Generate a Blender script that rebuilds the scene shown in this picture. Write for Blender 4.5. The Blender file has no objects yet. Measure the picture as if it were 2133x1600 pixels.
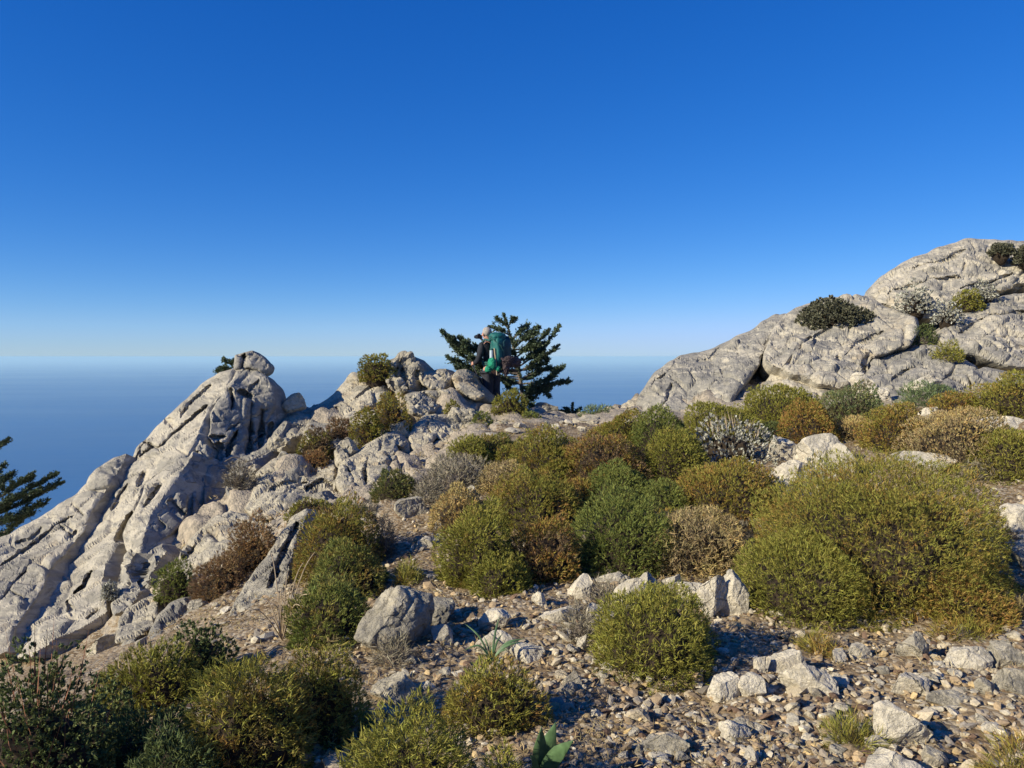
import bpy, bmesh, math, random
import numpy as np
from mathutils import Vector, Matrix, Quaternion
from mathutils.geometry import delaunay_2d_cdt

random.seed(7)
RNG = np.random.default_rng(7)
SC = bpy.context.scene
COL = SC.collection

# ------------------------------------------------------------------ camera, sky, sun, exposure
CAM_Z = 1.62
FPX = 1602.0                                   # focal length in photograph pixels (2133 wide)
HORIZON_V = 743.0
PITCH = math.atan((HORIZON_V - 800.0) / FPX)   # camera looks very slightly down
cam_d = bpy.data.cameras.new('camera')
cam = bpy.data.objects.new('camera', cam_d)
COL.objects.link(cam)
cam.location = (0, 0, CAM_Z)
cam.rotation_euler = (math.radians(90) + PITCH, 0, 0)
cam_d.sensor_width = 36.0
cam_d.sensor_fit = 'HORIZONTAL'
cam_d.lens = 36.0 * FPX / 2133.0
cam_d.clip_start = 0.05
cam_d.clip_end = 400000.0
SC.camera = cam

SUN_FROM = Vector((-0.87, -0.50, 0)).normalized()      # horizontal direction towards the sun
SUN_EL = math.radians(26.0)
sun_vec = Vector((SUN_FROM.x * math.cos(SUN_EL), SUN_FROM.y * math.cos(SUN_EL), math.sin(SUN_EL)))
sun_d = bpy.data.lights.new('sun', 'SUN')
sun_d.energy = 5.0
sun_d.angle = math.radians(0.53)
sun_d.color = (1.0, 0.905, 0.70)
sun = bpy.data.objects.new('sun', sun_d)
COL.objects.link(sun)
sun.rotation_euler = sun_vec.to_track_quat('Z', 'Y').to_euler()
sun.location = (-20, -12, 30)

world = bpy.data.worlds.new('World')
SC.world = world
world.use_nodes = True
wn, wl = world.node_tree.nodes, world.node_tree.links
wn.clear()
w_out = wn.new('ShaderNodeOutputWorld')
w_bg = wn.new('ShaderNodeBackground')
w_sky = wn.new('ShaderNodeTexSky')
w_sky.sky_type = 'NISHITA'
w_sky.sun_disc = False
w_sky.sun_elevation = SUN_EL
w_sky.sun_rotation = math.atan2(sun_vec.x, sun_vec.y)
w_sky.altitude = 3000.0
w_sky.air_density = 1.0
w_sky.dust_density = 0.0
w_sky.ozone_density = 1.0
SKY_STRENGTH = 0.12
EXPOSED = 2 ** -0.40                           # the sky stays as bright as photographed under the raised exposure
w_bg.inputs['Strength'].default_value = SKY_STRENGTH
# the camera's own colour response: every channel of the sky gets its gain and gamma, the same over the whole dome
w_hs = wn.new('ShaderNodeHueSaturation')
w_hs.inputs['Saturation'].default_value = 1.4
w_hs.inputs['Hue'].default_value = 0.51
w_sep = wn.new('ShaderNodeSeparateColor'); w_com = wn.new('ShaderNodeCombineColor')
wl.new(w_sky.outputs[0], w_hs.inputs['Color']); wl.new(w_hs.outputs[0], w_sep.inputs[0])
for ch, (gain, gam) in enumerate(((0.55 * EXPOSED, 1.03), (0.67 * EXPOSED, 0.78), (0.98 * EXPOSED, 0.62))):
    m1 = wn.new('ShaderNodeMath'); m1.operation = 'MULTIPLY'; m1.inputs[1].default_value = SKY_STRENGTH
    m2 = wn.new('ShaderNodeMath'); m2.operation = 'POWER'; m2.inputs[1].default_value = gam
    m3 = wn.new('ShaderNodeMath'); m3.operation = 'MULTIPLY'; m3.inputs[1].default_value = gain
    m4 = wn.new('ShaderNodeMath'); m4.operation = 'SMOOTH_MIN'; m4.inputs[1].default_value = (0.36, 0.50, 2.0)[ch]; m4.inputs[2].default_value = 0.22
    m5 = wn.new('ShaderNodeMath'); m5.operation = 'DIVIDE'; m5.inputs[1].default_value = SKY_STRENGTH
    wl.new(w_sep.outputs[ch], m1.inputs[0]); wl.new(m1.outputs[0], m2.inputs[0]); wl.new(m2.outputs[0], m3.inputs[0])
    wl.new(m3.outputs[0], m4.inputs[0]); wl.new(m4.outputs[0], m5.inputs[0]); m3 = m5
    wl.new(m3.outputs[0], w_com.inputs[ch])
wl.new(w_com.outputs[0], w_bg.inputs['Color'])
wl.new(w_bg.outputs[0], w_out.inputs['Surface'])

SC.view_settings.view_transform = 'Standard'
SC.view_settings.look = 'None'
SC.view_settings.exposure = 0.40
SC.view_settings.gamma = 1.0
SC.view_settings.use_curve_mapping = False
SC.render.engine = 'CYCLES'
SC.cycles.max_bounces = 6
SC.cycles.diffuse_bounces = 3
SC.cycles.glossy_bounces = 2
SC.cycles.transmission_bounces = 3
SC.cycles.volume_bounces = 1
SC.cycles.use_denoising = True
SC.cycles.denoiser = 'OPENIMAGEDENOISE'
SC.cycles.denoising_input_passes = 'RGB_ALBEDO_NORMAL'
SC.cycles.denoising_prefilter = 'ACCURATE'

# ------------------------------------------------------------------ pixel of the photograph -> direction -> point
_CP, _SP = math.cos(PITCH), math.sin(PITCH)
def pt(u, v, d):
    """world points at forward distance d (metres along +Y) seen at photograph pixel (u, v)"""
    u = np.asarray(u, float); v = np.asarray(v, float); d = np.asarray(d, float)
    a = (u - 1066.5) / FPX; b = (800.0 - v) / FPX
    y = _CP - b * _SP
    z = _SP + b * _CP
    k = d / y
    return np.stack([a * k, d + 0 * k, CAM_Z + z * k], -1)
def vpt(u, v, d): return Vector(pt(u, v, d))

# ------------------------------------------------------------------ numpy noise
_G = np.random.default_rng(3).normal(size=(256, 3)); _G /= np.linalg.norm(_G, axis=1)[:, None]
def _h(ix, iy, iz, seed):
    h = (ix.astype(np.uint32) * np.uint32(374761393) + iy.astype(np.uint32) * np.uint32(668265263)
         + iz.astype(np.uint32) * np.uint32(2147483647) + np.uint32((seed * 974711 + 12345) & 0xffffffff))
    h = (h ^ (h >> np.uint32(13))) * np.uint32(1274126177)
    h = (h ^ (h >> np.uint32(16))) * np.uint32(2246822519)
    return h ^ (h >> np.uint32(13))
def noise(P, seed=0):
    P = np.asarray(P, float)
    i = np.floor(P).astype(np.int64); f = P - i
    w = f * f * f * (f * (f * 6 - 15) + 10)
    out = np.zeros(len(P))
    for dx in (0, 1):
        for dy in (0, 1):
            for dz in (0, 1):
                g = _G[_h(i[:, 0] + dx, i[:, 1] + dy, i[:, 2] + dz, seed) & np.uint32(255)]
                dot = g[:, 0] * (f[:, 0] - dx) + g[:, 1] * (f[:, 1] - dy) + g[:, 2] * (f[:, 2] - dz)
                out += dot * (w[:, 0] if dx else 1 - w[:, 0]) * (w[:, 1] if dy else 1 - w[:, 1]) * (w[:, 2] if dz else 1 - w[:, 2])
    return out * 1.6
def fbm(P, seed=0, octv=4, gain=0.5, lac=2.03):
    a, s, out = 1.0, 1.0, 0
    for k in range(octv):
        out = out + a * noise(P * s + k * 17.3, seed + k)
        a *= gain; s *= lac
    return out
def ridged(P, seed=0, octv=4):
    a, s, out = 1.0, 1.0, 0
    for k in range(octv):
        out = out + a * (1 - 2 * np.abs(noise(P * s + k * 9.1, seed + k)))
        a *= 0.5; s *= 2.1
    return out
def worley(P, seed=0):
    """F1, F2, plane-facet value: every cell carries a random tilt, so the surface reads as broken facets"""
    i = np.floor(P).astype(np.int64)
    n = len(P); F1 = np.full(n, 9.0); F2 = np.full(n, 9.0); fac = np.zeros(n)
    for dx in (-1, 0, 1):
        for dy in (-1, 0, 1):
            for dz in (-1, 0, 1):
                c = i + np.array([dx, dy, dz])
                h = _h(c[:, 0], c[:, 1], c[:, 2], seed)
                jit = np.stack([(h & np.uint32(255)) / 255.0, ((h >> np.uint32(8)) & np.uint32(255)) / 255.0, ((h >> np.uint32(16)) & np.uint32(255)) / 255.0], -1)
                dlt = P - (c + jit)
                dd = np.sqrt((dlt ** 2).sum(1))
                g = _G[(h >> np.uint32(24)) & np.uint32(255)]
                val = (dlt * g).sum(1) + ((h & np.uint32(1023)) / 1023.0 - 0.5) * 0.5
                near = dd < F1
                F2 = np.where(near, F1, np.minimum(F2, dd))
                fac = np.where(near, val, fac)
                F1 = np.where(near, dd, F1)
    k = np.clip((F2 - F1) / 0.22, 0, 1)
    return F1, F2, fac * k * k * (3 - 2 * k)

# ------------------------------------------------------------------ object helpers
def add_props(o, label=None, cat=None, group=None, kind=None):
    if label: o['label'] = label
    if cat: o['category'] = cat
    if group: o['group'] = group
    if kind: o['kind'] = kind
    return o
def empty(name, loc, label=None, cat=None, group=None):
    o = bpy.data.objects.new(name, None)
    COL.objects.link(o); o.location = loc; o.empty_display_size = 0.1
    return add_props(o, label, cat, group)
def link(name, me, mat, parent=None, smooth=None):
    o = bpy.data.objects.new(name, me)
    COL.objects.link(o)
    if mat and not me.materials: me.materials.append(mat)
    if smooth is not None:
        me.polygons.foreach_set('use_smooth', np.full(len(me.polygons), bool(smooth)))
    if parent:
        o.parent = parent
        o.matrix_parent_inverse = Matrix.Translation(parent.location).inverted() if not parent.rotation_euler.x and not parent.rotation_euler.y and not parent.rotation_euler.z else Matrix()
    return o
def mesh_np(name, V, F):
    """mesh from a vertex array and ONE face array (all triangles or all quads)"""
    me = bpy.data.meshes.new(name)
    V = np.ascontiguousarray(V, dtype=np.float32); F = np.ascontiguousarray(F, dtype=np.int32)
    n, k = F.shape
    me.vertices.add(len(V)); me.vertices.foreach_set('co', V.ravel())
    me.loops.add(n * k); me.loops.foreach_set('vertex_index', F.ravel())
    me.polygons.add(n); me.polygons.foreach_set('loop_start', np.arange(0, n * k, k, dtype=np.int32))
    me.update(calc_edges=True)
    return me
def set_col(me, name, arr):
    a = me.attributes.new(name, 'FLOAT_COLOR', 'POINT')
    c = np.ones((len(arr), 4), np.float32); c[:, :arr.shape[1]] = arr
    a.data.foreach_set('color', c.ravel())
def vnormals(V, F):
    t = F if F.shape[1] == 3 else np.concatenate([F[:, [0, 1, 2]], F[:, [0, 2, 3]]])
    fn = np.cross(V[t[:, 1]] - V[t[:, 0]], V[t[:, 2]] - V[t[:, 0]])
    N = np.zeros_like(V)
    for k in range(3):
        for c in range(3):
            N[:, c] += np.bincount(t[:, k], weights=fn[:, c], minlength=len(V))
    return N / np.maximum(np.linalg.norm(N, axis=1)[:, None], 1e-12)

# ------------------------------------------------------------------ materials
class NB:
    def __init__(s, name):
        s.m = bpy.data.materials.new(name); s.m.use_nodes = True
        s.n, s.l = s.m.node_tree.nodes, s.m.node_tree.links
        s.n.clear()
        s.out = s.n.new('ShaderNodeOutputMaterial')
        s.geo = s.n.new('ShaderNodeNewGeometry')
    def node(s, t, **kw):
        nd = s.n.new(t)
        for k, v in kw.items():
            if hasattr(nd, k): setattr(nd, k, v)
        return nd
    def put(s, sock, v):
        if hasattr(v, 'is_linked') or isinstance(v, bpy.types.NodeSocket): s.l.new(v, sock)
        elif v is not None:
            if hasattr(sock.default_value, '__len__') and not hasattr(v, '__len__'): v = (v, v, v, 1)
            elif hasattr(v, '__len__') and len(v) == 3 and len(sock.default_value) == 4: v = (*v, 1)
            sock.default_value = v
    def noise(s, vec, scale, detail=4, rough=0.55, dist=0.0):
        t = s.node('ShaderNodeTexNoise'); s.put(t.inputs['Vector'], vec)
        t.inputs['Scale'].default_value = scale; t.inputs['Detail'].default_value = detail
        t.inputs['Roughness'].default_value = rough; t.inputs['Distortion'].default_value = dist
        return t.outputs['Fac']
    def vor(s, vec, scale, feature='F1', out='Distance', rnd=1.0):
        t = s.node('ShaderNodeTexVoronoi'); t.feature = feature; s.put(t.inputs['Vector'], vec)
        t.inputs['Scale'].default_value = scale; t.inputs['Randomness'].default_value = rnd
        return t.outputs[out]
    def ramp(s, fac, a, b, lo=0.0, hi=1.0):
        t = s.node('ShaderNodeMapRange'); t.interpolation_type = 'SMOOTHSTEP'
        s.put(t.inputs[0], fac); t.inputs[1].default_value = a; t.inputs[2].default_value = b
        t.inputs[3].default_value = lo; t.inputs[4].default_value = hi
        return t.outputs[0]
    def mix(s, fac, a, b, mode='MIX'):
        t = s.node('ShaderNodeMix', data_type='RGBA', blend_type=mode)
        s.put(t.inputs[0], fac); s.put(t.inputs[6], a); s.put(t.inputs[7], b)
        return t.outputs[2]
    def math(s, op, a, b=0.0, clamp=False):
        t = s.node('ShaderNodeMath', operation=op); t.use_clamp = clamp
        s.put(t.inputs[0], a); s.put(t.inputs[1], b)
        return t.outputs[0]
    def attr(s, name, kind='GEOMETRY', out='Color'):
        t = s.node('ShaderNodeAttribute'); t.attribute_type = kind; t.attribute_name = name
        return t.outputs[out]
    def sep(s, col):
        t = s.node('ShaderNodeSeparateColor'); s.put(t.inputs[0], col)
        return t.outputs
    def bump(s, h, strength, dist, prev=None):
        t = s.node('ShaderNodeBump'); s.put(t.inputs['Height'], h)
        t.inputs['Strength'].default_value = strength; t.inputs['Distance'].default_value = dist
        if prev is not None: s.l.new(prev, t.inputs['Normal'])
        return t.outputs[0]
    def bsdf(s, color, rough=0.9, normal=None, spec=0.2, **kw):
        b = s.node('ShaderNodeBsdfPrincipled')
        s.put(b.inputs['Base Color'], color); s.put(b.inputs['Roughness'], rough)
        b.inputs['Specular IOR Level'].default_value = spec
        if normal is not None: s.l.new(normal, b.inputs['Normal'])
        for k, v in kw.items(): s.put(b.inputs[k], v)
        s.l.new(b.outputs[0], s.out.inputs['Surface'])
        return b

def simple_mat(name, color, rough=0.8, var=0.15, scale=30.0, spec=0.3):
    b = NB(name)
    n = b.noise(b.geo.outputs['Position'], scale, 3)
    f = b.ramp(n, 0.3, 0.7, 1 - var, 1 + var)
    b.bsdf(b.mix(1.0, (*color, 1), f, 'MULTIPLY'), rough, b.bump(n, 0.3, 0.005), spec)
    return b.m

def make_rock_mat(name, pale, grey, warm, pits=1.0, bumpd=0.035, lo=0.50, hi=0.78):
    """limestone: pale body, grey lichen skin, ochre stains, dark pits and hairline fissures"""
    b = NB(name)
    P = b.geo.outputs['Position']
    big = b.noise(P, 0.9, 5, 0.6)
    mid = b.noise(P, 4.5, 6, 0.65)
    fine = b.noise(P, 26.0, 6, 0.7)
    w_amt = b.attr('warmth', 'OBJECT', 'Fac')
    g_amt = b.attr('greyness', 'OBJECT', 'Fac')
    stain = b.ramp(b.math('ADD', b.noise(P, 2.1, 5, 0.62, 0.6), b.math('MULTIPLY', w_amt, 0.30)), 0.55, 0.80)
    lich = b.ramp(b.math('ADD', b.math('ADD', b.math('MULTIPLY', big, 0.45), b.math('MULTIPLY', mid, 0.55)), b.math('MULTIPLY', g_amt, 0.30)), lo, hi)
    c = b.mix(b.ramp(mid, 0.25, 0.75), [x * 0.86 for x in pale], [min(1, x * 1.10) for x in pale])
    c = b.mix(b.math('MULTIPLY', stain, 0.65), c, warm)
    c = b.mix(b.math('MULTIPLY', lich, 0.8), c, grey)
    spots = b.ramp(b.noise(P, 62.0, 4, 0.7), 0.56, 0.72)
    c = b.mix(b.math('MULTIPLY', spots, 0.42 * pits), c, [x * 0.42 for x in grey])
    speck = b.ramp(b.noise(P, 15.0, 9, 0.78), 0.50, 0.66)
    c = b.mix(b.math('MULTIPLY', speck, 0.55 * pits), c, [x * 0.62 for x in grey])
    pale_f = b.ramp(b.noise(P, 8.0, 7, 0.7, 0.8), 0.52, 0.64)
    c = b.mix(b.math('MULTIPLY', pale_f, 0.45), c, [min(1, x * 1.25) for x in pale])
    mp = b.node('ShaderNodeMapping'); b.l.new(P, mp.inputs['Vector']); mp.inputs['Scale'].default_value = (1.0, 0.8, 2.6); mp.inputs['Rotation'].default_value = (0.35, 0.5, 0.0)
    st1 = b.noise(mp.outputs[0], 0.9, 9, 0.62, 1.8); st2 = b.noise(mp.outputs[0], 1.7, 9, 0.66, 1.2)
    c = b.mix(b.math('MULTIPLY', b.ramp(st1, 0.46, 0.58), 0.55), c, [x * 0.80 for x in grey])
    c = b.mix(b.math('MULTIPLY', b.ramp(st2, 0.54, 0.62), 0.60), c, [min(1, x * 1.18) for x in pale])
    # fissures
    dv = b.node('ShaderNodeVectorMath', operation='ADD')
    nz = b.node('ShaderNodeTexNoise'); b.put(nz.inputs['Vector'], P); nz.inputs['Scale'].default_value = 3.2; nz.inputs['Detail'].default_value = 5
    sc = b.node('ShaderNodeVectorMath', operation='SCALE'); b.l.new(nz.outputs['Color'], sc.inputs[0]); sc.inputs['Scale'].default_value = 0.55
    b.l.new(P, dv.inputs[0]); b.l.new(sc.outputs[0], dv.inputs[1])
    edge = b.vor(dv.outputs[0], 2.6, 'DISTANCE_TO_EDGE')
    crack = b.ramp(edge, 0.0, 0.022, 1.0, 0.0)
    crack = b.math('MULTIPLY', crack, b.ramp(b.noise(P, 1.7, 3), 0.45, 0.62))
    c = b.mix(b.math('MULTIPLY', crack, 0.6), c, [x * 0.35 for x in grey])
    edge2 = b.vor(dv.outputs[0], 11.0, 'DISTANCE_TO_EDGE')
    crack2 = b.math('MULTIPLY', b.ramp(edge2, 0.0, 0.05, 1.0, 0.0), b.ramp(b.noise(P, 5.0, 3), 0.48, 0.68))
    vf = b.noise(P, 90.0, 4, 0.7)
    h = b.math('ADD', b.math('MULTIPLY', b.noise(P, 9.0, 9, 0.75), 0.55), b.math('MULTIPLY', fine, 0.40))
    h = b.math('SUBTRACT', h, b.math('MULTIPLY', speck, 0.15))
    h = b.math('ADD', h, b.math('MULTIPLY', vf, 0.22))
    h = b.math('SUBTRACT', h, b.math('MULTIPLY', crack, 0.45))
    h = b.math('SUBTRACT', h, b.math('MULTIPLY', crack2, 0.16))
    h = b.math('SUBTRACT', h, b.math('MULTIPLY', spots, 0.22 * pits))
    nrm = b.bump(h, 0.9, bumpd)
    b.bsdf(c, 0.92, nrm, 0.15)
    return b.m

M = {}
M['rock'] = make_rock_mat('limestone', (0.47, 0.42, 0.315), (0.23, 0.218, 0.19), (0.43, 0.315, 0.175))
M['smooth'] = make_rock_mat('limestone_slab', (0.46, 0.415, 0.325), (0.235, 0.225, 0.20), (0.42, 0.325, 0.20), 0.6, 0.020, 0.47, 0.60)
M['white'] = make_rock_mat('white_limestone', (0.62, 0.56, 0.44), (0.40, 0.365, 0.295), (0.56, 0.45, 0.27), 0.45)

# ------------------------------------------------------------------ ground: control points -> thin plate surface
GP = [(2133,1600,2.95),(1600,1600,2.95),(1066,1600,2.95),(600,1600,3.0),(100,1600,3.3),(2133,1400,3.9),(1600,1400,3.95),(1150,1400,3.95),
      (800,1420,3.8),(1066,1250,5.2),(1500,1290,4.9),(2100,1250,5.1),(850,1130,7.0),(960,1200,6.0),(1250,1180,6.1),(1580,1090,7.2),
      (1350,1000,8.6),(1800,960,8.8),(2100,1000,7.8),(2100,900,9.3),(1900,835,12.4),(1600,865,12.5),(1300,885,13),(1150,890,12.7),(1100,862,14.5),
      (1240,866,14.8),(950,900,12),(900,950,10.5),(900,1050,8.2),(700,1050,8.6),(560,1085,8.6),(600,955,10.9),(650,890,13),(600,1300,5.1),
      (430,1260,6.8),(350,1240,8.0),(250,1340,7.4),(0,1430,6.4),(480,1020,10.6),(1035,876,15.0),(1018,876,15.1),(1052,876,14.9),
      (600,1000,11.1),(770,970,11.3),(900,930,12.1),(690,1035,10.2),(560,1050,10.0),(790,830,15.0),(850,815,15.0),(968,826,14.9),(720,850,14.6),
      (1900,705,16.2),(1750,725,16.2),(2060,625,18.0),(2110,700,16.0),(1500,800,16.3),(1980,580,19.0),(1640,720,16.9),(1420,815,16.0),(2300,560,19),(2080,745,15.4),(1950,728,15.6),(2000,790,14.2),(2133,800,13.7)]
GW = [(-4,17,-2.2),(-8,13.5,-4),(-10,9,-4),(-9,5,-2.6),(-5,3,-.9),(0,19,-2.2),(4,20,-1.2),(8,21.5,.2),(14,23,1.6),(10,11.5,1.45),(8,9,1.35),(7,4,.6),
      (0,0,0),(-3,0,-.35),(4,0,.2),(0,-6,.3),(8,-6,1),(-8,-6,-1),(20,30,-3),(0,30,-14),(-15,25,-16),(-20,10,-14),(20,10,5),(24,22,5),(-6.5,10.2,-2.0),(-4.6,13.9,.5),(-2.2,17.2,-1.0)]
_c = np.array([pt(*g) for g in GP] + [np.array(g, float) for g in GW])
def _tps_k(r2): return np.where(r2 > 1e-9, 0.5 * r2 * np.log(np.maximum(r2, 1e-9)), 0)
def tps_fit(X, y, lam=0.02):
    n = len(X)
    K = _tps_k(((X[:, None] - X[None]) ** 2).sum(-1)) + lam * np.eye(n)
    Pm = np.c_[np.ones(n), X]
    A = np.block([[K, Pm], [Pm.T, np.zeros((3, 3))]])
    w = np.linalg.solve(A, np.r_[y, 0, 0, 0])
    def f(Q):
        Q = np.atleast_2d(Q)
        out = np.empty(len(Q))
        for s in range(0, len(Q), 40000):
            q = Q[s:s + 40000]
            k = _tps_k(((q[:, None] - X[None]) ** 2).sum(-1))
            out[s:s + 40000] = k @ w[:n] + w[n] + q @ w[n + 1:]
        return out
    return f
_gtps = tps_fit(_c[:, :2], _c[:, 2])
def ground(xy, rough=True):
    xy = np.atleast_2d(np.asarray(xy, float))
    r = np.hypot(xy[:, 0], xy[:, 1] - 6)
    z = np.clip(_gtps(xy), -60, 12)
    far = np.clip((r - 17) / 12, 0, 1); far = far * far * (3 - 2 * far)
    back = np.clip(-xy[:, 1] / 10, 0, 1)
    slope = -4.0 - (r - 17) * 0.85
    z = z * (1 - far) + slope * far
    if rough:
        p3 = np.c_[xy, np.zeros(len(xy))]
        z = z + 0.045 * fbm(p3 * 1.1, 11, 3) + 0.012 * fbm(p3 * 6, 15, 3)
    return z
def gz(x, y): return float(ground([[x, y]])[0])
_ds = np.concatenate([np.arange(1.2, 8, 0.02), np.arange(8, 24, 0.05)])
def hit(u, v):
    """where the line of sight through a photograph pixel meets the ground"""
    P = pt(np.full(len(_ds), u), np.full(len(_ds), v), _ds)
    below = P[:, 2] <= ground(P[:, :2])
    k = int(np.argmax(below)) if below.any() else len(_ds) - 1
    return Vector((P[k, 0], P[k, 1], float(ground(P[k:k + 1, :2])[0])))

def build_ground():
    na, nr = 430, 330
    ang = np.radians(np.linspace(-46, 46, na))
    rad = np.geomspace(1.3, 30, nr)
    A, R = np.meshgrid(ang, rad)
    X, Y = R * np.sin(A), R * np.cos(A)
    Z = ground(np.c_[X.ravel(), Y.ravel()])
    V = np.c_[X.ravel(), Y.ravel(), Z]
    p3 = V * np.array([1, 1, 1])
    near = np.clip(1.6 - V[:, 1] / 9, 0, 1)
    V[:, 2] += (0.010 * fbm(p3 * 18, 21, 3)) * near
    idx = np.arange(na * nr).reshape(nr, na)
    F = np.stack([idx[:-1, :-1], idx[:-1, 1:], idx[1:, 1:], idx[1:, :-1]], -1).reshape(-1, 4)[:, ::-1]
    # the rest of the mountain, coarse: all round and down into the sea
    na2 = 120
    def ring(angles, radii):
        A2, R2 = np.meshgrid(angles, radii)
        x, y = R2 * np.sin(A2), R2 * np.cos(A2)
        rr = np.hypot(x, y - 6)
        z = np.where(R2 < 34, ground(np.c_[x.ravel(), y.ravel()]).reshape(x.shape), -4 - (rr - 17) * 0.85)
        return np.stack([x, y, z], -1)
    parts, faces, off = [V], [F], len(V)
    for angs, rads in ((np.radians(np.linspace(46, 314, na2)), np.geomspace(1.3, 30, 46)),
                       (np.radians(np.linspace(-46, 314, 200)), np.geomspace(30, 420, 26))):
        g = ring(angs, rads); h, w = g.shape[:2]
        k = np.arange(h * w).reshape(h, w) + off
        parts.append(g.reshape(-1, 3)); off += h * w
        faces.append(np.stack([k[:-1, :-1], k[:-1, 1:], k[1:, 1:], k[1:, :-1]], -1).reshape(-1, 4)[:, ::-1])
    # cap under the camera
    V = np.concatenate(parts); F = np.concatenate(faces)
    nV = len(V)
    c = np.array([[0, 0, gz(0, 0)]])
    r0 = np.arange(na); r1 = np.arange(na2) + na * nr
    rim = np.r_[r0, r1]
    V = np.concatenate([V, c])
    tri = np.stack([np.full(len(rim) - 1, nV), rim[1:], rim[:-1], rim[:-1]], -1)
    me = bpy.data.meshes.new('ground')
    me.from_pydata(V.tolist(), [], [f.tolist() for f in F] + [t[:3].tolist() for t in tri])
    r = np.array([v.co[:] for v in me.vertices])
    w1 = np.clip((-0.6 - r[:, 0] + (r[:, 1] - 9) * 0.25) * 1.2, 0, 1) * np.clip((r[:, 1] - 7.5) / 1.5, 0, 1)
    w2 = np.clip((r[:, 1] - 12.6 + np.clip(r[:, 0] - 3, 0, 3) * 0.5) / 1.2, 0, 1)
    ww = np.maximum(w1, np.clip((r[:, 1] - 13.0) / 1.5, 0, 1)) * (r[:, 1] < 26)
    f1, f2, fac = worley(r * 1.6, 41); f1b, f2b, facb = worley(r * 4.2, 42)
    r[:, 2] += ww * (0.16 * fbm(r * 1.2, 43, 4) + 0.16 * fac + 0.07 * facb - 0.10 * np.exp(-((f2 - f1) / 0.08) ** 2) + 0.02)
    me.vertices.foreach_set('co', r.astype(np.float32).ravel()); me.update()
    set_col(me, 'rocky', np.repeat(np.maximum(w1, w2)[:, None], 3, 1))
    b = NB('stony_soil')
    P = b.geo.outputs['Position']
    n1 = b.noise(P, 2.2, 5, 0.6); n2 = b.noise(P, 22, 5, 0.7)
    vc = b.node('ShaderNodeTexVoronoi'); b.put(vc.inputs['Vector'], P); vc.inputs['Scale'].default_value = 34
    cs = b.sep(vc.outputs['Color'])
    c1 = b.mix(b.ramp(n1, 0.35, 0.65), (0.175, 0.122, 0.068), (0.29, 0.215, 0.13))
    c1 = b.mix(b.ramp(cs[0], 0.45, 0.9), c1, (0.37, 0.31, 0.22))
    c1 = b.mix(b.ramp(n2, 0.55, 0.75), c1, (0.11, 0.07, 0.045))
    # bare rock where the ground is steep
    nz = b.node('ShaderNodeSeparateXYZ'); b.l.new(b.geo.outputs['True Normal'], nz.inputs[0])
    steep = b.ramp(b.math('ADD', nz.outputs['Z'], b.math('MULTIPLY', b.math('SUBTRACT', n1, 0.5), 0.25)), 0.76, 0.88, 1.0, 0.0)
    rk_ = b.ramp(b.math('ADD', b.sep(b.attr('rocky'))[0], b.math('MULTIPLY', b.math('SUBTRACT', n1, 0.5), 1.2)), 0.35, 0.6)
    steep = b.math('MAXIMUM', steep, rk_)
    c1 = b.mix(steep, c1, b.mix(b.ramp(b.noise(P, 9, 9, 0.75), 0.38, 0.62), (0.24, 0.21, 0.165), (0.44, 0.37, 0.275)))
    h = b.math('ADD', b.math('MULTIPLY', b.vor(P, 34), -0.6), b.math('MULTIPLY', n2, 0.8))
    b.bsdf(c1, 0.95, b.bump(h, 0.9, 0.02), 0.1)
    link('ground', me, b.m, None, True)['kind'] = 'structure'
build_ground()

# ------------------------------------------------------------------ sea
SEA_Z = -300.0
def build_sea():
    b = NB('sea_water')
    P = b.geo.outputs['Position']
    mp = b.node('ShaderNodeMapping'); b.l.new(P, mp.inputs['Vector']); mp.inputs['Scale'].default_value = (0.35, 1, 1)
    n1 = b.noise(mp.outputs[0], 0.012, 6, 0.6); n2 = b.noise(mp.outputs[0], 0.0011, 5, 0.6)
    h = b.math('ADD', b.math('MULTIPLY', n1, 1.0), b.math('MULTIPLY', n2, 2.0))
    col = b.mix(b.ramp(n2, 0.4, 0.65), (0.010, 0.080, 0.225), (0.024, 0.125, 0.305))
    b.bsdf(col, b.ramp(n2, 0.35, 0.7, 0.28, 0.42), b.bump(h, 0.25, 4.0), 0.5, IOR=1.33)
    n = 160
    ang = np.linspace(0, 2 * math.pi, n, endpoint=False)
    rads = np.geomspace(60, 80000, 24)
    V = np.concatenate([[[0, 0, SEA_Z]]] + [np.c_[r * np.cos(ang), r * np.sin(ang), np.full(n, SEA_Z)] for r in rads])
    F = []
    for i in range(n):
        F.append((0, 1 + i, 1 + (i + 1) % n))
    for k in range(len(rads) - 1):
        for i in range(n):
            a, c = 1 + k * n + i, 1 + k * n + (i + 1) % n
            F.append((a, a + n, c + n, c))
    me = bpy.data.meshes.new('sea'); me.from_pydata(V.tolist(), [], F)
    link('sea', me, b.m)['kind'] = 'structure'
build_sea()

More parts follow.
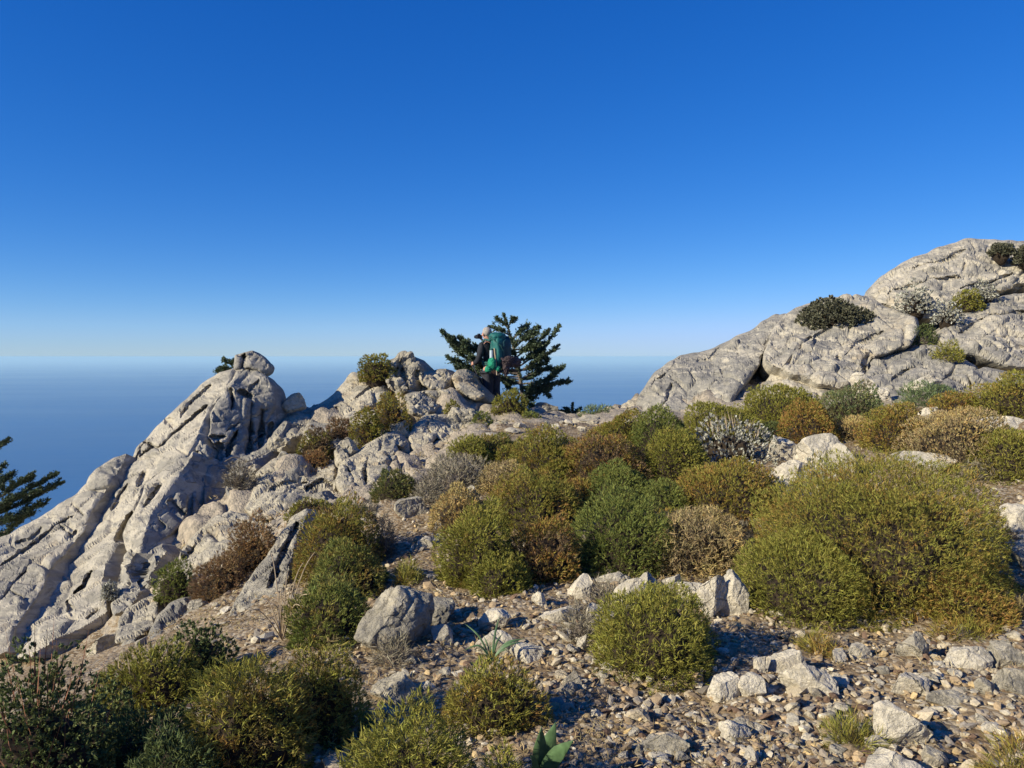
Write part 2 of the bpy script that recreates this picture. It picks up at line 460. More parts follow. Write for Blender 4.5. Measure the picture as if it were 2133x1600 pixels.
# ------------------------------------------------------------------ air over the sea
def build_haze():
    m = bpy.data.materials.new('sea_air'); m.use_nodes = True
    n, l = m.node_tree.nodes, m.node_tree.links; n.clear()
    o = n.new('ShaderNodeOutputMaterial'); v = n.new('ShaderNodeVolumePrincipled')
    v.inputs['Color'].default_value = (0.62, 0.91, 1.0, 1)
    v.inputs['Density'].default_value = 6.5e-5
    v.inputs['Anisotropy'].default_value = 0.0
    l.new(v.outputs[0], o.inputs['Volume'])
    R, z0, z1 = 85000, SEA_Z - 125.0, 7.0
    V = [(x, y, z) for z in (z0, z1) for x, y in ((-R, -R), (R, -R), (R, R), (-R, R))]
    F = [(3, 2, 1, 0), (4, 5, 6, 7), (0, 1, 5, 4), (1, 2, 6, 5), (2, 3, 7, 6), (3, 0, 4, 7)]
    me = bpy.data.meshes.new('haze'); me.from_pydata(V, [], F)
    link('haze', me, m)['kind'] = 'stuff'
build_haze()
# ------------------------------------------------------------------ rocks traced as outlines with their own distances and thickness
def seg_dist(Q, A, B):
    """distance of points Q to the polyline A[i]-B[i]; also side of the nearest segment and position along it"""
    best = np.full(len(Q), 1e9); side = np.zeros(len(Q)); tt = np.zeros(len(Q))
    for k in range(len(A)):
        ab = B[k] - A[k]; L2 = max((ab ** 2).sum(), 1e-9)
        t = np.clip(((Q - A[k]) @ ab) / L2, 0, 1)
        dd = Q - (A[k] + t[:, None] * ab)
        r = np.hypot(dd[:, 0], dd[:, 1])
        m = r < best
        best = np.where(m, r, best)
        side = np.where(m, ab[0] * dd[:, 1] - ab[1] * dd[:, 0], side)
        tt = np.where(m, (k + t) / len(A), tt)
    return best, side, tt
def stairs(x):
    return x - np.sin(2 * math.pi * x) / (2 * math.pi) * 0.95
def rim_dist(Q, B):
    """distance of points to the closed polygon B"""
    best = np.full(len(Q), 1e9)
    C = np.roll(B, -1, 0)
    for k in range(len(B)):
        ab = C[k] - B[k]; L2 = max(float(ab @ ab), 1e-9)
        dx = Q[:, 0] - B[k, 0]; dy = Q[:, 1] - B[k, 1]
        t = np.clip((dx * ab[0] + dy * ab[1]) / L2, 0, 1)
        dx = dx - t * ab[0]; dy = dy - t * ab[1]
        best = np.minimum(best, dx * dx + dy * dy)
    return np.sqrt(best)
def inside(Q, poly):
    x, y = Q[:, 0], Q[:, 1]
    c = np.zeros(len(Q), bool); j = len(poly) - 1
    for i in range(len(poly)):
        xi, yi = poly[i]; xj, yj = poly[j]
        m = ((yi > y) != (yj > y)) & (x < (xj - xi) * (y - yi) / ((yj - yi) if yj != yi else 1e-9) + xi)
        c ^= m; j = i
    return c

def relief(name, outline, mat, parent=None, inner=(), cracks=(), res=3.0, thick=(0.25, 0.8, -0.15), ew=14.0, er=0.10,
           amp=1.0, style='rough', jitter=2.0, seed=1, warm=0.0, grey=0.0, lam=0.5):
    """One solid rock: its face is a fine triangle mesh over the outline, every point at its own distance, displaced by
    fractal relief along the surface normal; the rim is swept back by 'thick' metres and closed."""
    O = np.array(outline, float)
    ctl = np.concatenate([O, np.array(inner, float).reshape(-1, 3)])
    mu = ctl[:, :2].mean(0); sdv = max(ctl[:, :2].std(), 1.0)
    dfun = tps_fit((ctl[:, :2] - mu) / sdv, ctl[:, 2], lam * 0.02)
    rng = np.random.default_rng(seed)
    # outline, resampled and roughened
    B = []
    for i in range(len(O)):
        a, c = O[i, :2], O[(i + 1) % len(O), :2]
        n = max(1, int(np.hypot(*(c - a)) / res))
        for k in range(n): B.append(a + (c - a) * k / n)
    B = np.array(B)
    nb = len(B)
    tang = np.roll(B, -1, 0) - np.roll(B, 1, 0); tang /= np.maximum(np.linalg.norm(tang, axis=1)[:, None], 1e-9)
    nrm = np.c_[tang[:, 1], -tang[:, 0]]
    q3 = np.c_[B / 22.0, np.full(nb, seed * 3.7)]
    B = B + nrm * (jitter * (fbm(q3, seed, 2) + 0.25 * noise(q3 * 3, seed + 3)))[:, None]
    lo, hi = B.min(0), B.max(0)
    gx, gy = np.meshgrid(np.arange(lo[0], hi[0], res), np.arange(lo[1], hi[1], res * 0.87))
    gx = gx + (np.arange(gx.shape[0])[:, None] % 2) * res * 0.5
    Q = np.c_[gx.ravel(), gy.ravel()] + rng.uniform(-0.22, 0.22, (gx.size, 2)) * res
    Q = Q[inside(Q, B)]
    s = rim_dist(Q, B)
    keep = s > res * 0.62
    Q, s = Q[keep], s[keep]
    pts = np.concatenate([B, Q]); s = np.r_[np.zeros(nb), s]
    r = delaunay_2d_cdt([Vector(p) for p in pts.tolist()], [], [list(range(nb))], 1, 1e-5)
    ov, of, orig = r[0], r[2], r[3]
    uv = np.array([(p.x, p.y) for p in ov])
    F = np.array([f for f in of if len(f) == 3], int)
    src = np.array([o[0] if o else 0 for o in orig])
    s = s[src]
    d = dfun((uv - mu) / sdv)
    t = np.clip(1 - s / ew, 0, 1)
    d = d + er * (1 - np.sqrt(np.maximum(1 - t * t, 0)))
    for line, w, depth, step in cracks:
        L = np.array(line, float)
        wob = np.c_[noise(np.c_[uv / 16.0, np.full(len(uv), seed)], 5), noise(np.c_[uv / 16.0, np.full(len(uv), seed + 9)], 6)] * 2.2
        q, sd, tt = seg_dist(uv + wob, L[:-1], L[1:])
        taper = np.clip(np.minimum(tt, 1 - tt) * 6 + 0.25, 0, 1)
        prof = np.exp(-(q / np.maximum(w * taper, 0.5)) ** 2)
        d = d + depth * prof
        if step:
            d = d + step * np.where(sd > 0, 1, 0) * np.exp(-(q / 70.0) ** 2)
    V = pt(uv[:, 0], uv[:, 1], d)
    # orientation towards the camera
    fn = np.cross(V[F[:, 1]] - V[F[:, 0]], V[F[:, 2]] - V[F[:, 0]])
    fc = V[F].mean(1) - np.array([0, 0, CAM_Z])
    flip = (fn * fc).sum(1) > 0
    F[flip] = F[flip][:, ::-1]
    # fractal relief
    N = vnormals(V, F)
    Pn = V + seed * 5.31
    f1, f2, fac = worley(Pn * 1.9, seed)
    f1b, f2b, facb = worley(Pn * 5.5 + 0.15 * fbm(Pn * 6, seed, 2)[:, None], seed + 2)
    spc = res / FPX * float(np.median(V[:, 1]))                # spacing of the face's vertices in metres
    el = np.zeros(len(V)); cnt = np.zeros(len(V))
    for k in range(3):
        a_, b_ = F[:, k], F[:, (k + 1) % 3]
        l_ = np.linalg.norm(V[a_] - V[b_], axis=1)
        el += np.bincount(a_, weights=l_, minlength=len(V)) + np.bincount(b_, weights=l_, minlength=len(V))
        cnt += np.bincount(a_, minlength=len(V)) + np.bincount(b_, minlength=len(V))
    el = el / np.maximum(cnt, 1)
    def at(f): return np.clip(0.42 / (f * el), 0, 1) ** 2      # no relief finer than the mesh can carry where it is stretched
    fq = 1.0 / (5.0 * spc)
    g1 = spc * (0.30 * ridged(Pn * fq * 0.45, seed + 21, 2) * at(fq * 0.9) + 0.22 * noise(Pn * fq, seed + 22) * at(fq))
    if style == 'smooth':
        strat = Pn @ np.array([0.45, -0.35, 1.0])
        q1 = np.c_[Pn[:, 0] * 0.9, Pn[:, 1] * 0.9, strat * 3.0]
        h = 0.026 * fbm(Pn * 0.5, seed, 2) + 0.032 * worley(Pn * 0.8, seed + 30)[2] + 0.26 * g1 + 0.012 * facb * at(6) \
            + at(3.5) * (0.010 * np.abs(noise(q1, seed + 4)) + 0.016 * stairs(1.5 * noise(np.c_[Pn[:, 0] * 0.5, Pn[:, 1] * 0.5, strat * 0.9], seed + 7)))
    elif style == 'rough':
        h = 0.09 * fbm(Pn * 1.3, seed, 2) + 0.075 * fac * at(2.5) + 0.024 * facb * at(6) + g1 \
            - 0.10 * np.clip(noise(Pn * 7, seed + 8) - 0.3, 0, 1) * at(7) - 0.06 * np.exp(-((f2 - f1) / 0.08) ** 2) * at(8) - 0.014 * np.exp(-((f2b - f1b) / 0.12) ** 2) * at(12)
    else:   # karst: deeply pitted
        h = 0.10 * fbm(Pn * 1.8, seed, 3) + 0.06 * fac * at(2.5) + 0.03 * facb * at(6) + 1.4 * g1 \
            - 0.24 * np.clip(noise(Pn * 6, seed + 8) - 0.2, 0, 1) * at(6) - 0.13 * np.clip(noise(Pn * 13, seed + 12) - 0.2, 0, 1) * at(13) - 0.06 * np.exp(-((f2 - f1) / 0.06) ** 2) * at(8)
    rimfree = np.clip(s / (2.5 * res), 0.35, 1)
    V = V + N * (h * amp * rimfree)[:, None]
    # sides and back
    ring = [i for i in range(len(uv)) if s[i] == 0]
    order = {}
    for i, o in enumerate(orig):
        for k in o:
            if k < nb: order[k] = i
    ring = [order[k] for k in range(nb) if k in order]
    R = V[ring]; cen = R.mean(0); th = np.array(thick, float)
    Rs = R.copy()
    for _ in range(10): Rs = (np.roll(Rs, 1, 0) + Rs * 2 + np.roll(Rs, -1, 0)) / 4
    for _ in range(3): R[:] = (np.roll(R, 1, 0) + R * 2 + np.roll(R, -1, 0)) / 4
    V[ring] = R
    back1 = Rs + th * 0.45; back1 = cen + th * 0.45 + (back1 - cen - th * 0.45) * 1.0
    back2 = cen + th + (R - cen) * 0.82
    m = len(ring); n0 = len(V)
    back1 = back1 + 0.05 * amp * np.stack([noise(back1 * 3 + k * 7, seed + k) for k in range(3)], -1)
    VV = np.concatenate([V, back1, back2, [cen + th * 1.15]])
    ra = np.array(ring); rb = np.roll(ra, -1); i1 = n0 + np.arange(m); i1b = np.roll(i1, -1); i2 = i1 + m; i2b = i1b + m
    cap = np.full(m, n0 + 2 * m)
    S = np.concatenate([np.c_[ra, rb, i1b], np.c_[ra, i1b, i1], np.c_[i1, i1b, i2b], np.c_[i1, i2b, i2], np.c_[i2, i2b, cap]])
    # consistent with the face: the rim edge must run opposite
    e = {}
    for f in F:
        for k in range(3): e[(f[k], f[(k + 1) % 3])] = 1
    hits = sum((int(a), int(c)) in e for a, c in zip(ra[:50], rb[:50]))
    if hits > 25: S = S[:, ::-1]
    me = mesh_np(name, VV, np.concatenate([F, S]))
    o = link(name, me, mat, parent, False)
    sm = np.zeros(len(me.polygons), bool); sm[len(F):] = True
    me.polygons.foreach_set('use_smooth', sm)
    o['warmth'] = float(warm); o['greyness'] = float(grey)
    return o

# ------------------------------------------------------------------ free-standing stones
def boulder_mesh(seed, size, sub=4, cuts=11, amp=1.0, pit=0.5, flat=0.0):
    bm = bmesh.new()
    bmesh.ops.create_icosphere(bm, subdivisions=sub, radius=1.0)
    V = np.array([v.co[:] for v in bm.verts])
    F = np.array([[v.index for v in f.verts] for f in bm.faces])
    bm.free()
    rng = np.random.default_rng(seed)
    for k in range(cuts):
        n = rng.normal(size=3); n /= np.linalg.norm(n)
        c = rng.uniform(0.42, 0.80)
        V = V - np.maximum((V @ n) - c, 0)[:, None] * n
    ext = np.maximum(np.abs(V).max(0), 1e-6)
    V = V / ext * np.array(size) * 0.5
    sc = float(np.mean(size))
    N = vnormals(V, F)
    Pn = V / sc * 2.2 + seed * 3.3
    f1, f2, fac = worley(Pn * 1.1, seed)
    h = 0.05 * fbm(Pn * 1.0, seed, 3) + 0.045 * fac + 0.014 * ridged(Pn * 4.5, seed + 1, 4) - pit * 0.10 * np.clip(noise(Pn * 4, seed + 2) - 0.2, 0, 1) \
        - 0.03 * np.exp(-((f2 - f1) / 0.08) ** 2)
    V = V + N * (h * sc * amp)[:, None]
    return mesh_np('stone', V, F)
_bs = [1000]
def boulder(name, box, label, cat='rock', mat=None, d=None, depth=1.0, sub=4, rot=(0, 0, 0), pit=0.5, amp=1.0, warm=0.0, grey=0.0, group=None, cuts=11, sink=0.0, seed=None):
    """a stone filling the photograph box (u0, v0, u1, v1), standing on the ground (or at distance d)"""
    u0, v0, u1, v1 = box
    _bs[0] += 1
    sd = seed or _bs[0]
    if d is None:
        h = hit((u0 + u1) / 2, v1); d = h.y
    w = (u1 - u0) / FPX * d; ht = (v1 - v0) / FPX * d
    dep = w * depth
    dc = d + dep * 0.35
    k = dc / d
    me = boulder_mesh(sd, (w * k * 1.06, dep, ht * k * (1.12 + sink)), sub, cuts, amp, pit)
    o = link(name, me, mat or M['rock'], None, False)
    c = vpt((u0 + u1) / 2, (v0 + v1) / 2, dc)
    o.location = c - Vector((0, 0, ht * 0.06 + ht * sink * 0.5)); o.rotation_euler = rot
    o['warmth'] = float(warm); o['greyness'] = float(grey)
    add_props(o, label, cat, group)
    return o

# ---- left outcrop: tilted limestone slabs
left = empty('rock_outcrop', vpt(420, 1000, 11.0), 'steep pale limestone outcrop of tilted cracked slabs rising at the left above the sea', 'rock outcrop')
relief('slab', [(-60,1135,10.0),(0,1121,10.2),(26,1108,10.4),(92,1075,10.7),(121,1050,10.9),(161,1027,11.1),(180,1002,11.3),(197,983,11.4),(240,985,11.3),(230,1018,11.0),(190,1071,10.5),(177,1108,10.1),
    (131,1160,9.6),(105,1187,9.3),(85,1239,8.8),(62,1272,8.4),(33,1311,8.0),(20,1360,7.6),(-60,1380,7.4)], M['smooth'], left,
    cracks=[([(0,1180),(60,1140),(110,1100),(150,1075)],3,.12,0),([(-20,1280),(30,1215),(80,1160)],3,.10,0),([(120,1090),(150,1120),(160,1105)],3,.12,0),([(30,1130),(60,1125),(90,1100)],3,.1,0),([(150,1050),(175,1075)],3,.12,0),([(20,1230),(50,1250)],3,.1,0)],
    seed=11, jitter=3.0, thick=(0.40,0.9,-0.3), amp=.55, warm=0.1, grey=-.2)
relief('flake', [(178,1004,11.25),(197,981,11.35),(236,952,11.6),(266,943,11.8),(262,962,11.6),(246,985,11.35),(228,1012,11.05),(200,1020,11.0),(182,1022,11.1)], M['smooth'], left,
    seed=12, jitter=2.0, thick=(0.35,0.5,-0.3), er=.05, amp=.5, grey=0)
relief('slab', [(183,1108,10.45),(196,1071,10.8),(236,1020,11.35),(248,988,11.65),(272,956,11.9),(289,926,12.1),(315,903,12.3),(325,887,12.4),(354,862,12.6),(387,829,12.8),(423,796,13.05),(455,778,13.2),(480,768,13.25),
    (510,767,13.2),(490,800,12.75),(436,852,12.2),(403,934,11.35),(377,972,10.95),(335,985,11.05),(300,1006,10.9),(280,1064,10.3),(250,1112,9.85),(245,1130,9.7),(256,1131,9.65),(224,1172,9.2),(214,1213,8.8),(223,1256,8.35),(228,1274,8.2),
    (190,1300,7.95),(120,1330,7.7),(60,1375,7.4),(24,1365,7.8),(38,1311,8.25),(68,1272,8.65),(91,1239,9.05),(111,1187,9.55),(137,1160,9.85)], M['smooth'], left,
    inner=[(330,930,11.75),(250,1050,10.55),(170,1190,9.45),(130,1260,8.7)],
    cracks=[([(243,985),(230,1018),(190,1071)],4,.12,0),([(276,1067),(249,1113),(243,1130)],5,.3,0),([(340,870),(355,880),(362,893)],4,.15,0),([(300,920),(330,935),(380,890),(430,845)],3.4,.20,0),
            ([(290,950),(320,930)],3.4,.20,0),([(150,1240),(175,1220),(190,1190)],3.4,.20,0),([(140,1250),(150,1275)],3,.1,0),([(180,1290),(200,1270)],3,.1,0),([(300,985),(290,1010)],3.8,.20,0),([(395,800),(350,845),(310,905),(280,960)],2.6,.13,0),([(440,800),(400,835),(375,870)],2.6,.13,0),([(265,1010),(235,1060)],3.4,.20,0)],
    seed=13, jitter=2.5, thick=(0.55,0.9,-0.35), ew=12, er=.06, amp=.55, warm=.05, grey=-.2)
relief('slab', [(300,1008,10.55),(335,981,10.75),(380,951,11.0),(392,952,11.0),(403,938,11.1),(404,950,11.0),(380,985,10.65),(352,1026,10.2),(338,1043,10.05),(318,1072,9.7),(306,1103,9.35),(297,1140,9.0),(296,1160,8.95),(262,1150,9.3),(258,1130,9.45),(254,1112,9.55),(282,1064,10.0)], M['smooth'], left,
    seed=14, jitter=2.0, thick=(0.5,0.8,-.3), ew=10, er=.05, amp=.45, grey=-.2, cracks=[([(330,1010),(300,1060)],3.4,.20,0)])
# shaded face with upright cracks, turning away to the right
relief('face', [(476,804,12.55),(495,780,12.95),(514,768,13.2),(535,769,13.2),(556,786,13.0),(565,795,12.95),(571,815,12.9),(577,841,12.9),(578,871,12.85),(571,897,12.6),(554,934,12.2),(520,966,11.7),(500,985,11.5),(478,1010,11.2),(470,1040,10.85),
    (455,1062,10.55),(430,1090,10.2),(410,1105,10.0),(392,1090,9.95),(361,1112,9.6),(341,1127,9.4),(300,1155,9.05),(298,1138,9.05),(308,1101,9.4),(320,1073,9.75),(342,1041,10.1),(382,983,10.7),(406,948,11.1),(407,935,11.35),(440,853,12.15)], M['smooth'], left,
    inner=[(480,900,12.0),(520,900,12.35),(430,1000,10.95),(395,1050,10.3)],
    cracks=[([(495,815),(512,822),(525,832)],5,.20,0),([(524,832),(521,860),(521,897),(518,966)],4.6,.28,0),([(543,850),(545,857),(545,897),(541,939)],4.2,.26,0),([(436,850),(430,897),(426,913),(449,943),(449,956),(420,979),(417,1002),(417,1048),(426,1077)],4.6,.28,0),
            ([(495,897),(482,923),(472,953)],5.0,.28,0),([(408,939),(415,955),(420,979)],4,.20,0),([(400,955),(412,968)],3.5,.25,0),([(408,1008),(397,1018),(394,1077),(389,1090),(380,1110)],5,.28,0),([(480,808),(484,835),(483,855)],3.2,.25,0),
            ([(470,802),(476,815)],3,.2,0),([(440,910),(455,912),(470,908)],4,.18,0),([(455,920),(462,955)],9,.20,0),([(565,880),(560,915)],4,.18,0),([(350,1045),(372,1060),(385,1075)],3.5,.25,0),([(320,1075),(345,1100)],3,.1,0),([(540,790),(520,815)],2.5,.1,0),([(470,900),(500,880)],2.2,.1,0),
            ([(530,870),(560,850)],2.2,.12,0),([(525,925),(555,900)],2.2,.12,0)],
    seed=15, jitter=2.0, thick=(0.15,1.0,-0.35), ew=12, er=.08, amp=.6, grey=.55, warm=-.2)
relief('slab', [(426,1098,9.7),(440,1080,9.9),(470,1055,10.2),(497,1030,10.5),(488,1050,10.2),(470,1070,10.0),(445,1090,9.7),(430,1112,9.5)], M['smooth'], left, seed=16, jitter=1.5, thick=(.3,.5,-.2), ew=8, er=.05, amp=.5, grey=-.2)
relief('foot_block', [(243,1220,8.5),(256,1170,8.9),(270,1140,9.15),(300,1150,8.9),(340,1128,9.2),(352,1150,8.9),(330,1190,8.5),(300,1235,8.0),(270,1275,7.6),(236,1285,7.6),(230,1262,8.0)], M['smooth'], left,
    cracks=[([(262,1150),(256,1190),(236,1250)],5,.3,0),([(300,1160),(290,1200),(310,1230)],4,.2,0)], seed=17, jitter=2, thick=(.4,.8,-.3), ew=16, er=.15, amp=1.1, grey=.25)
relief('foot_block', [(480,960,11.6),(500,950,11.9),(540,935,12.2),(570,900,12.5),(590,872,12.9),(600,880,12.6),(570,935,11.9),(535,960,11.4),(510,985,10.9),(500,1020,10.4),(478,1045,10.2),(470,1020,10.6)], M['smooth'], left, seed=18, jitter=2, ew=10, er=.08, amp=1.0, grey=.35)
# the block balanced on the crest
t = relief('summit_rock', [(487,772,13.2),(489,738,13.35),(505,734,13.4),(526,730,13.4),(548,741,13.4),(558,752,13.35),(564,763,13.3),(560,778,13.2),(552,784,13.2),(536,772,13.15),(515,766,13.1)], M['smooth'], None,
    cracks=[([(511,736),(506,750),(504,772)],3.5,.3,0)], res=1.8, seed=21, jitter=1.5, ew=6, er=.08, amp=.5, grey=.45, thick=(-.03,.5,-.05))
add_props(t, 'rounded grey block with one upright crack perched on top of the left outcrop', 'rock')

# ---- middle outcrop: rough karst boulders
def rk(outline, label, **kw):
    o = relief(kw.pop('name', 'karst_rock'), outline, kw.pop('mat', M['rock']), None, **kw)
    add_props(o, label, 'rock')
    return o
rk([(566,930,12.0),(582,877,13.0),(608,854,13.5),(654,848,13.9),(684,828,14.2),(700,812,14.4),(712,800,14.5),(722,790,14.5),(735,774,14.6),(748,777,14.5),(770,786,14.3),(788,783,14.3),(800,795,14.2),(814,815,14.0),(810,832,13.7),(770,850,13.2),(735,868,12.9),(697,886,12.6),(650,905,12.2),(611,915,12.0),(585,945,11.7)],
   'large pale sloping karst rock with a grey flat face, left of the pitted knob', seed=31, style='rough', warm=.25, grey=.05, cracks=[([(700,845),(700,885)],3,.2,0),([(640,850),(670,880),(690,890)],4,.2,0),([(780,800),(740,830)],3,.12,0)], ew=16, er=.2, amp=.9)
rk([(798,760,14.3),(812,750,14.4),(826,742,14.5),(835,733,14.6),(845,729,14.6),(856,737,14.6),(865,748,14.5),(876,756,14.4),(882,768,14.3),(880,782,14.1),(871,795,13.9),(860,806,13.7),(846,818,13.5),(830,822,13.5),(815,812,13.6),(806,800,13.8),(796,780,14.1)],
   'pitted pale karst knob with deep holes, topmost rock of the middle outcrop', style='karst', seed=32, res=2.2, jitter=2.5, ew=12, er=.22, amp=1.15, warm=.15,
   cracks=[([(828,760),(838,775),(842,795),(850,810)],6,.35,0),([(800,772),(815,800),(830,822)],3,.15,0),([(868,770),(872,790)],5,.25,0)])
rk([(872,782,14.1),(882,775,14.3),(905,771,14.5),(930,767,14.6),(938,775,14.6),(946,786,14.5),(940,806,14.2),(920,816,13.9),(897,812,13.9),(876,800,13.9)],
   'low grey-topped karst rock on the skyline, right of the pitted knob', style='karst', seed=33, res=2.4, ew=12, er=.2, amp=.8, warm=.15)
rk([(940,791,14.1),(943,778,14.3),(952,771,14.4),(973,768,14.5),(983,778,14.4),(994,790,14.3),(1007,808,14.1),(1011,828,13.8),(991,836,13.6),(969,828,13.6),(950,810,13.8)],
   'pale ochre-tinged boulder directly left of the hiker on the skyline', style='rough', seed=34, res=2.2, ew=14, er=.3, amp=.75, warm=.45, cracks=[([(988,785),(1000,800),(1005,815)],4,.3,0)])
rk([(828,828,13.3),(850,818,13.5),(872,815,13.6),(890,810,13.8),(918,810,13.9),(926,825,13.7),(922,842,13.4),(905,862,13.0),(880,873,12.7),(858,866,12.7),(850,845,12.9)],
   'rough karst rock just below the pitted knob with its right side in shade', style='karst', seed=35, res=2.4, ew=14, er=.3, amp=.9, warm=.15, cracks=[([(880,818),(915,840)],4,.2,0)])
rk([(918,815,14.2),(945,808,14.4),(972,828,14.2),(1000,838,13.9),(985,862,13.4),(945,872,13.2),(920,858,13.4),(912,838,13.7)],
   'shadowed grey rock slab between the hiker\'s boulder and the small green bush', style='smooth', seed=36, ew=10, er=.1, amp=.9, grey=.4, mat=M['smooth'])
rk([(846,905,11.9),(862,885,12.3),(884,868,12.6),(908,863,12.8),(930,872,12.7),(938,893,12.4),(920,905,12.0),(900,922,11.6),(885,945,11.3),(862,948,11.2),(852,925,11.5)],
   'angular pale karst rock in the middle of the outcrop, above the longest tilted ledge', style='rough', seed=37, res=2.6, ew=12, er=.22, amp=.95, warm=.2, cracks=[([(890,880),(900,905)],4,.25,0)])
rk([(858,975,10.7),(878,950,11.1),(898,925,11.6),(920,908,11.9),(945,898,12.1),(966,899,12.2),(971,911,12.1),(955,930,11.7),(945,945,11.4),(915,962,11.0),(885,980,10.6)],
   'long tilted pale ledge with ochre patches and a shaded right end', style='rough', seed=38, res=2.6, ew=12, er=.22, amp=.85, warm=.4)
rk([(700,1010,9.9),(705,972,10.4),(716,955,10.6),(745,940,10.9),(780,915,11.2),(805,898,11.5),(830,901,11.6),(852,920,11.5),(860,945,11.2),(845,958,10.9),(826,966,10.7),(815,984,10.4),(800,1000,10.1),(768,1020,9.8),(735,1037,9.6),(712,1032,9.6)],
   'big pale fractured rock face with a dark shaded hollow at its upper right', style='rough', seed=39, res=2.8, ew=16, er=.3, amp=.95, warm=.12, inner=[(770,970,10.4)],
   cracks=[([(770,950),(760,985),(765,1015)],3.5,.2,0),([(830,935),(850,955)],14,.35,0),([(800,950),(830,990)],3,.2,0),([(715,965),(735,1000),(740,1035)],3,.15,0)])
rk([(508,1060,9.7),(516,1040,9.95),(522,1005,10.4),(534,985,10.7),(572,955,11.1),(600,948,11.2),(617,945,11.2),(640,960,11.0),(672,972,10.8),(698,966,10.8),(708,990,10.4),(714,1030,9.9),(690,1042,9.75),(664,1043,9.8),(640,1052,9.6),(615,1060,9.5),(590,1075,9.2),(566,1085,9.1),(535,1085,9.1)],
   'broad pale pitted rock slope left of the big fractured face, middle outcrop', style='rough', seed=40, res=3.0, ew=14, er=.2, amp=.9, warm=.25, inner=[(600,1000,10.2)],
   cracks=[([(700,975),(708,1000),(710,1025)],4,.25,0),([(560,1020),(600,1000),(640,1000)],3,.12,0),([(640,1015),(670,1000),(690,1010)],3,.15,0)])
boulder('karst_rock', (803,872,854,915), 'small rounded rock wedged above the big fractured rock face', d=11.9, sub=4, warm=.1)
boulder('karst_rock', (702,910,745,960), 'small knobbly rock below the brown bush and left of the olive cushion', d=11.0, sub=4, grey=.1)
boulder('karst_rock', (690,925,730,975), 'block with a dark cleft at the top left of the big fractured face', d=10.9, sub=4, grey=.1)
boulder('karst_rock', (935,850,1010,898), 'dark-pitted rock at the edge of the saddle below the hiker', d=12.6, sub=5, pit=1.2, grey=.3, depth=.7)
boulder('karst_rock', (575,940,600,960), 'little dark-shaded knob on the upper left of the pitted slope', d=11.0, sub=3)
boulder('karst_rock', (583,822,636,862), 'loose bleached rock lying in the gap between the left outcrop and the middle outcrop', d=13.2, sub=4, warm=.2, depth=.5, rot=(0,-.35,0), pit=1.0)
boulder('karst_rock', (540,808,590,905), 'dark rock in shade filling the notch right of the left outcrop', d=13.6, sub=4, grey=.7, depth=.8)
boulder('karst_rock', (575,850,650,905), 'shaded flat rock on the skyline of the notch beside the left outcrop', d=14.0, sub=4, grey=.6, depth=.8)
boulder('karst_rock', (1020,872,1060,900), 'flat stone beside the small bush at the start of the saddle path', d=12.3, sub=3, grey=.2)
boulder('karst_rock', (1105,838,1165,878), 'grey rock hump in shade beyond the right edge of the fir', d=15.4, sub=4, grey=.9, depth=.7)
boulder('karst_rock', (1150,856,1178,880), 'small white-topped stone on the skyline of the saddle', d=14.6, sub=3)
boulder('karst_rock', (1195,862,1290,905), 'low pale rock pavement lying across the saddle', d=13.4, sub=4, depth=.8, warm=.2)
boulder('karst_rock', (1270,835,1345,880), 'pale stone at the foot of the right ridge where the sea begins', d=14.9, sub=4, warm=.1)

rk([(840,985,10.6),(850,965,10.9),(880,955,11.1),(930,945,11.4),(960,930,11.6),(1000,915,11.9),(1040,905,12.1),(1010,935,11.5),(960,965,10.9),(915,990,10.4),(870,1000,10.3)],
   'flat grey sloping rock ledge below the long tilted ledge, above the creeping green mat', seed=42, style='smooth', mat=M['smooth'], ew=8, er=.06, amp=.9, grey=.2)
rk([(790,1010,9.9),(830,985,10.3),(860,980,10.4),(900,985,10.2),(880,1010,9.7),(850,1050,9.1),(800,1060,8.9),(760,1050,9.1),(750,1030,9.4)],
   'pale low rock slope between the fractured face and the dark green cushion', seed=43, style='rough', ew=10, er=.1, amp=.7, warm=.2)
rk([(640,880,12.6),(690,880,12.7),(740,862,12.9),(790,850,13.0),(830,850,12.9),(835,880,12.3),(800,905,11.8),(760,925,11.5),(700,930,11.4),(650,950,11.2),(620,940,11.3)],
   'pale rock slope under the long olive cushion of the middle outcrop', seed=44, style='rough', ew=10, er=.1, amp=.8, warm=.25)
rk([(880,880,12.4),(920,862,12.8),(980,868,12.8),(1020,880,12.6),(1010,905,12.1),(960,925,11.7),(935,930,11.6),(905,905,11.9)],
   'rough pale rocks stepping up to the saddle below the hiker', seed=45, style='karst', ew=8, er=.08, amp=.7, warm=.2)
for bx_, lb_, dd_ in [((468,1040,520,1085),'grey block lying at the foot of the cracked face',9.9),((505,960,560,1005),'pale lump of rock between the cracked face and the pitted slope',11.0),((560,905,610,950),'rough rock in the gully between the two outcrops',12.0),((590,880,630,915),'pale angular rock high in the gully between the two outcrops',12.6),
                  ((905,812,950,848),'pitted rock right of the shaded-sided one under the knob',13.6),((1060,862,1110,890),'low rock by the round green cushion at the saddle',13.4),((640,1020,700,1062),'rough rock above the green cushion beside the grey slab',9.3)]:
    boulder('karst_rock', bx_, lb_, d=dd_, sub=4, warm=.2, pit=.9)
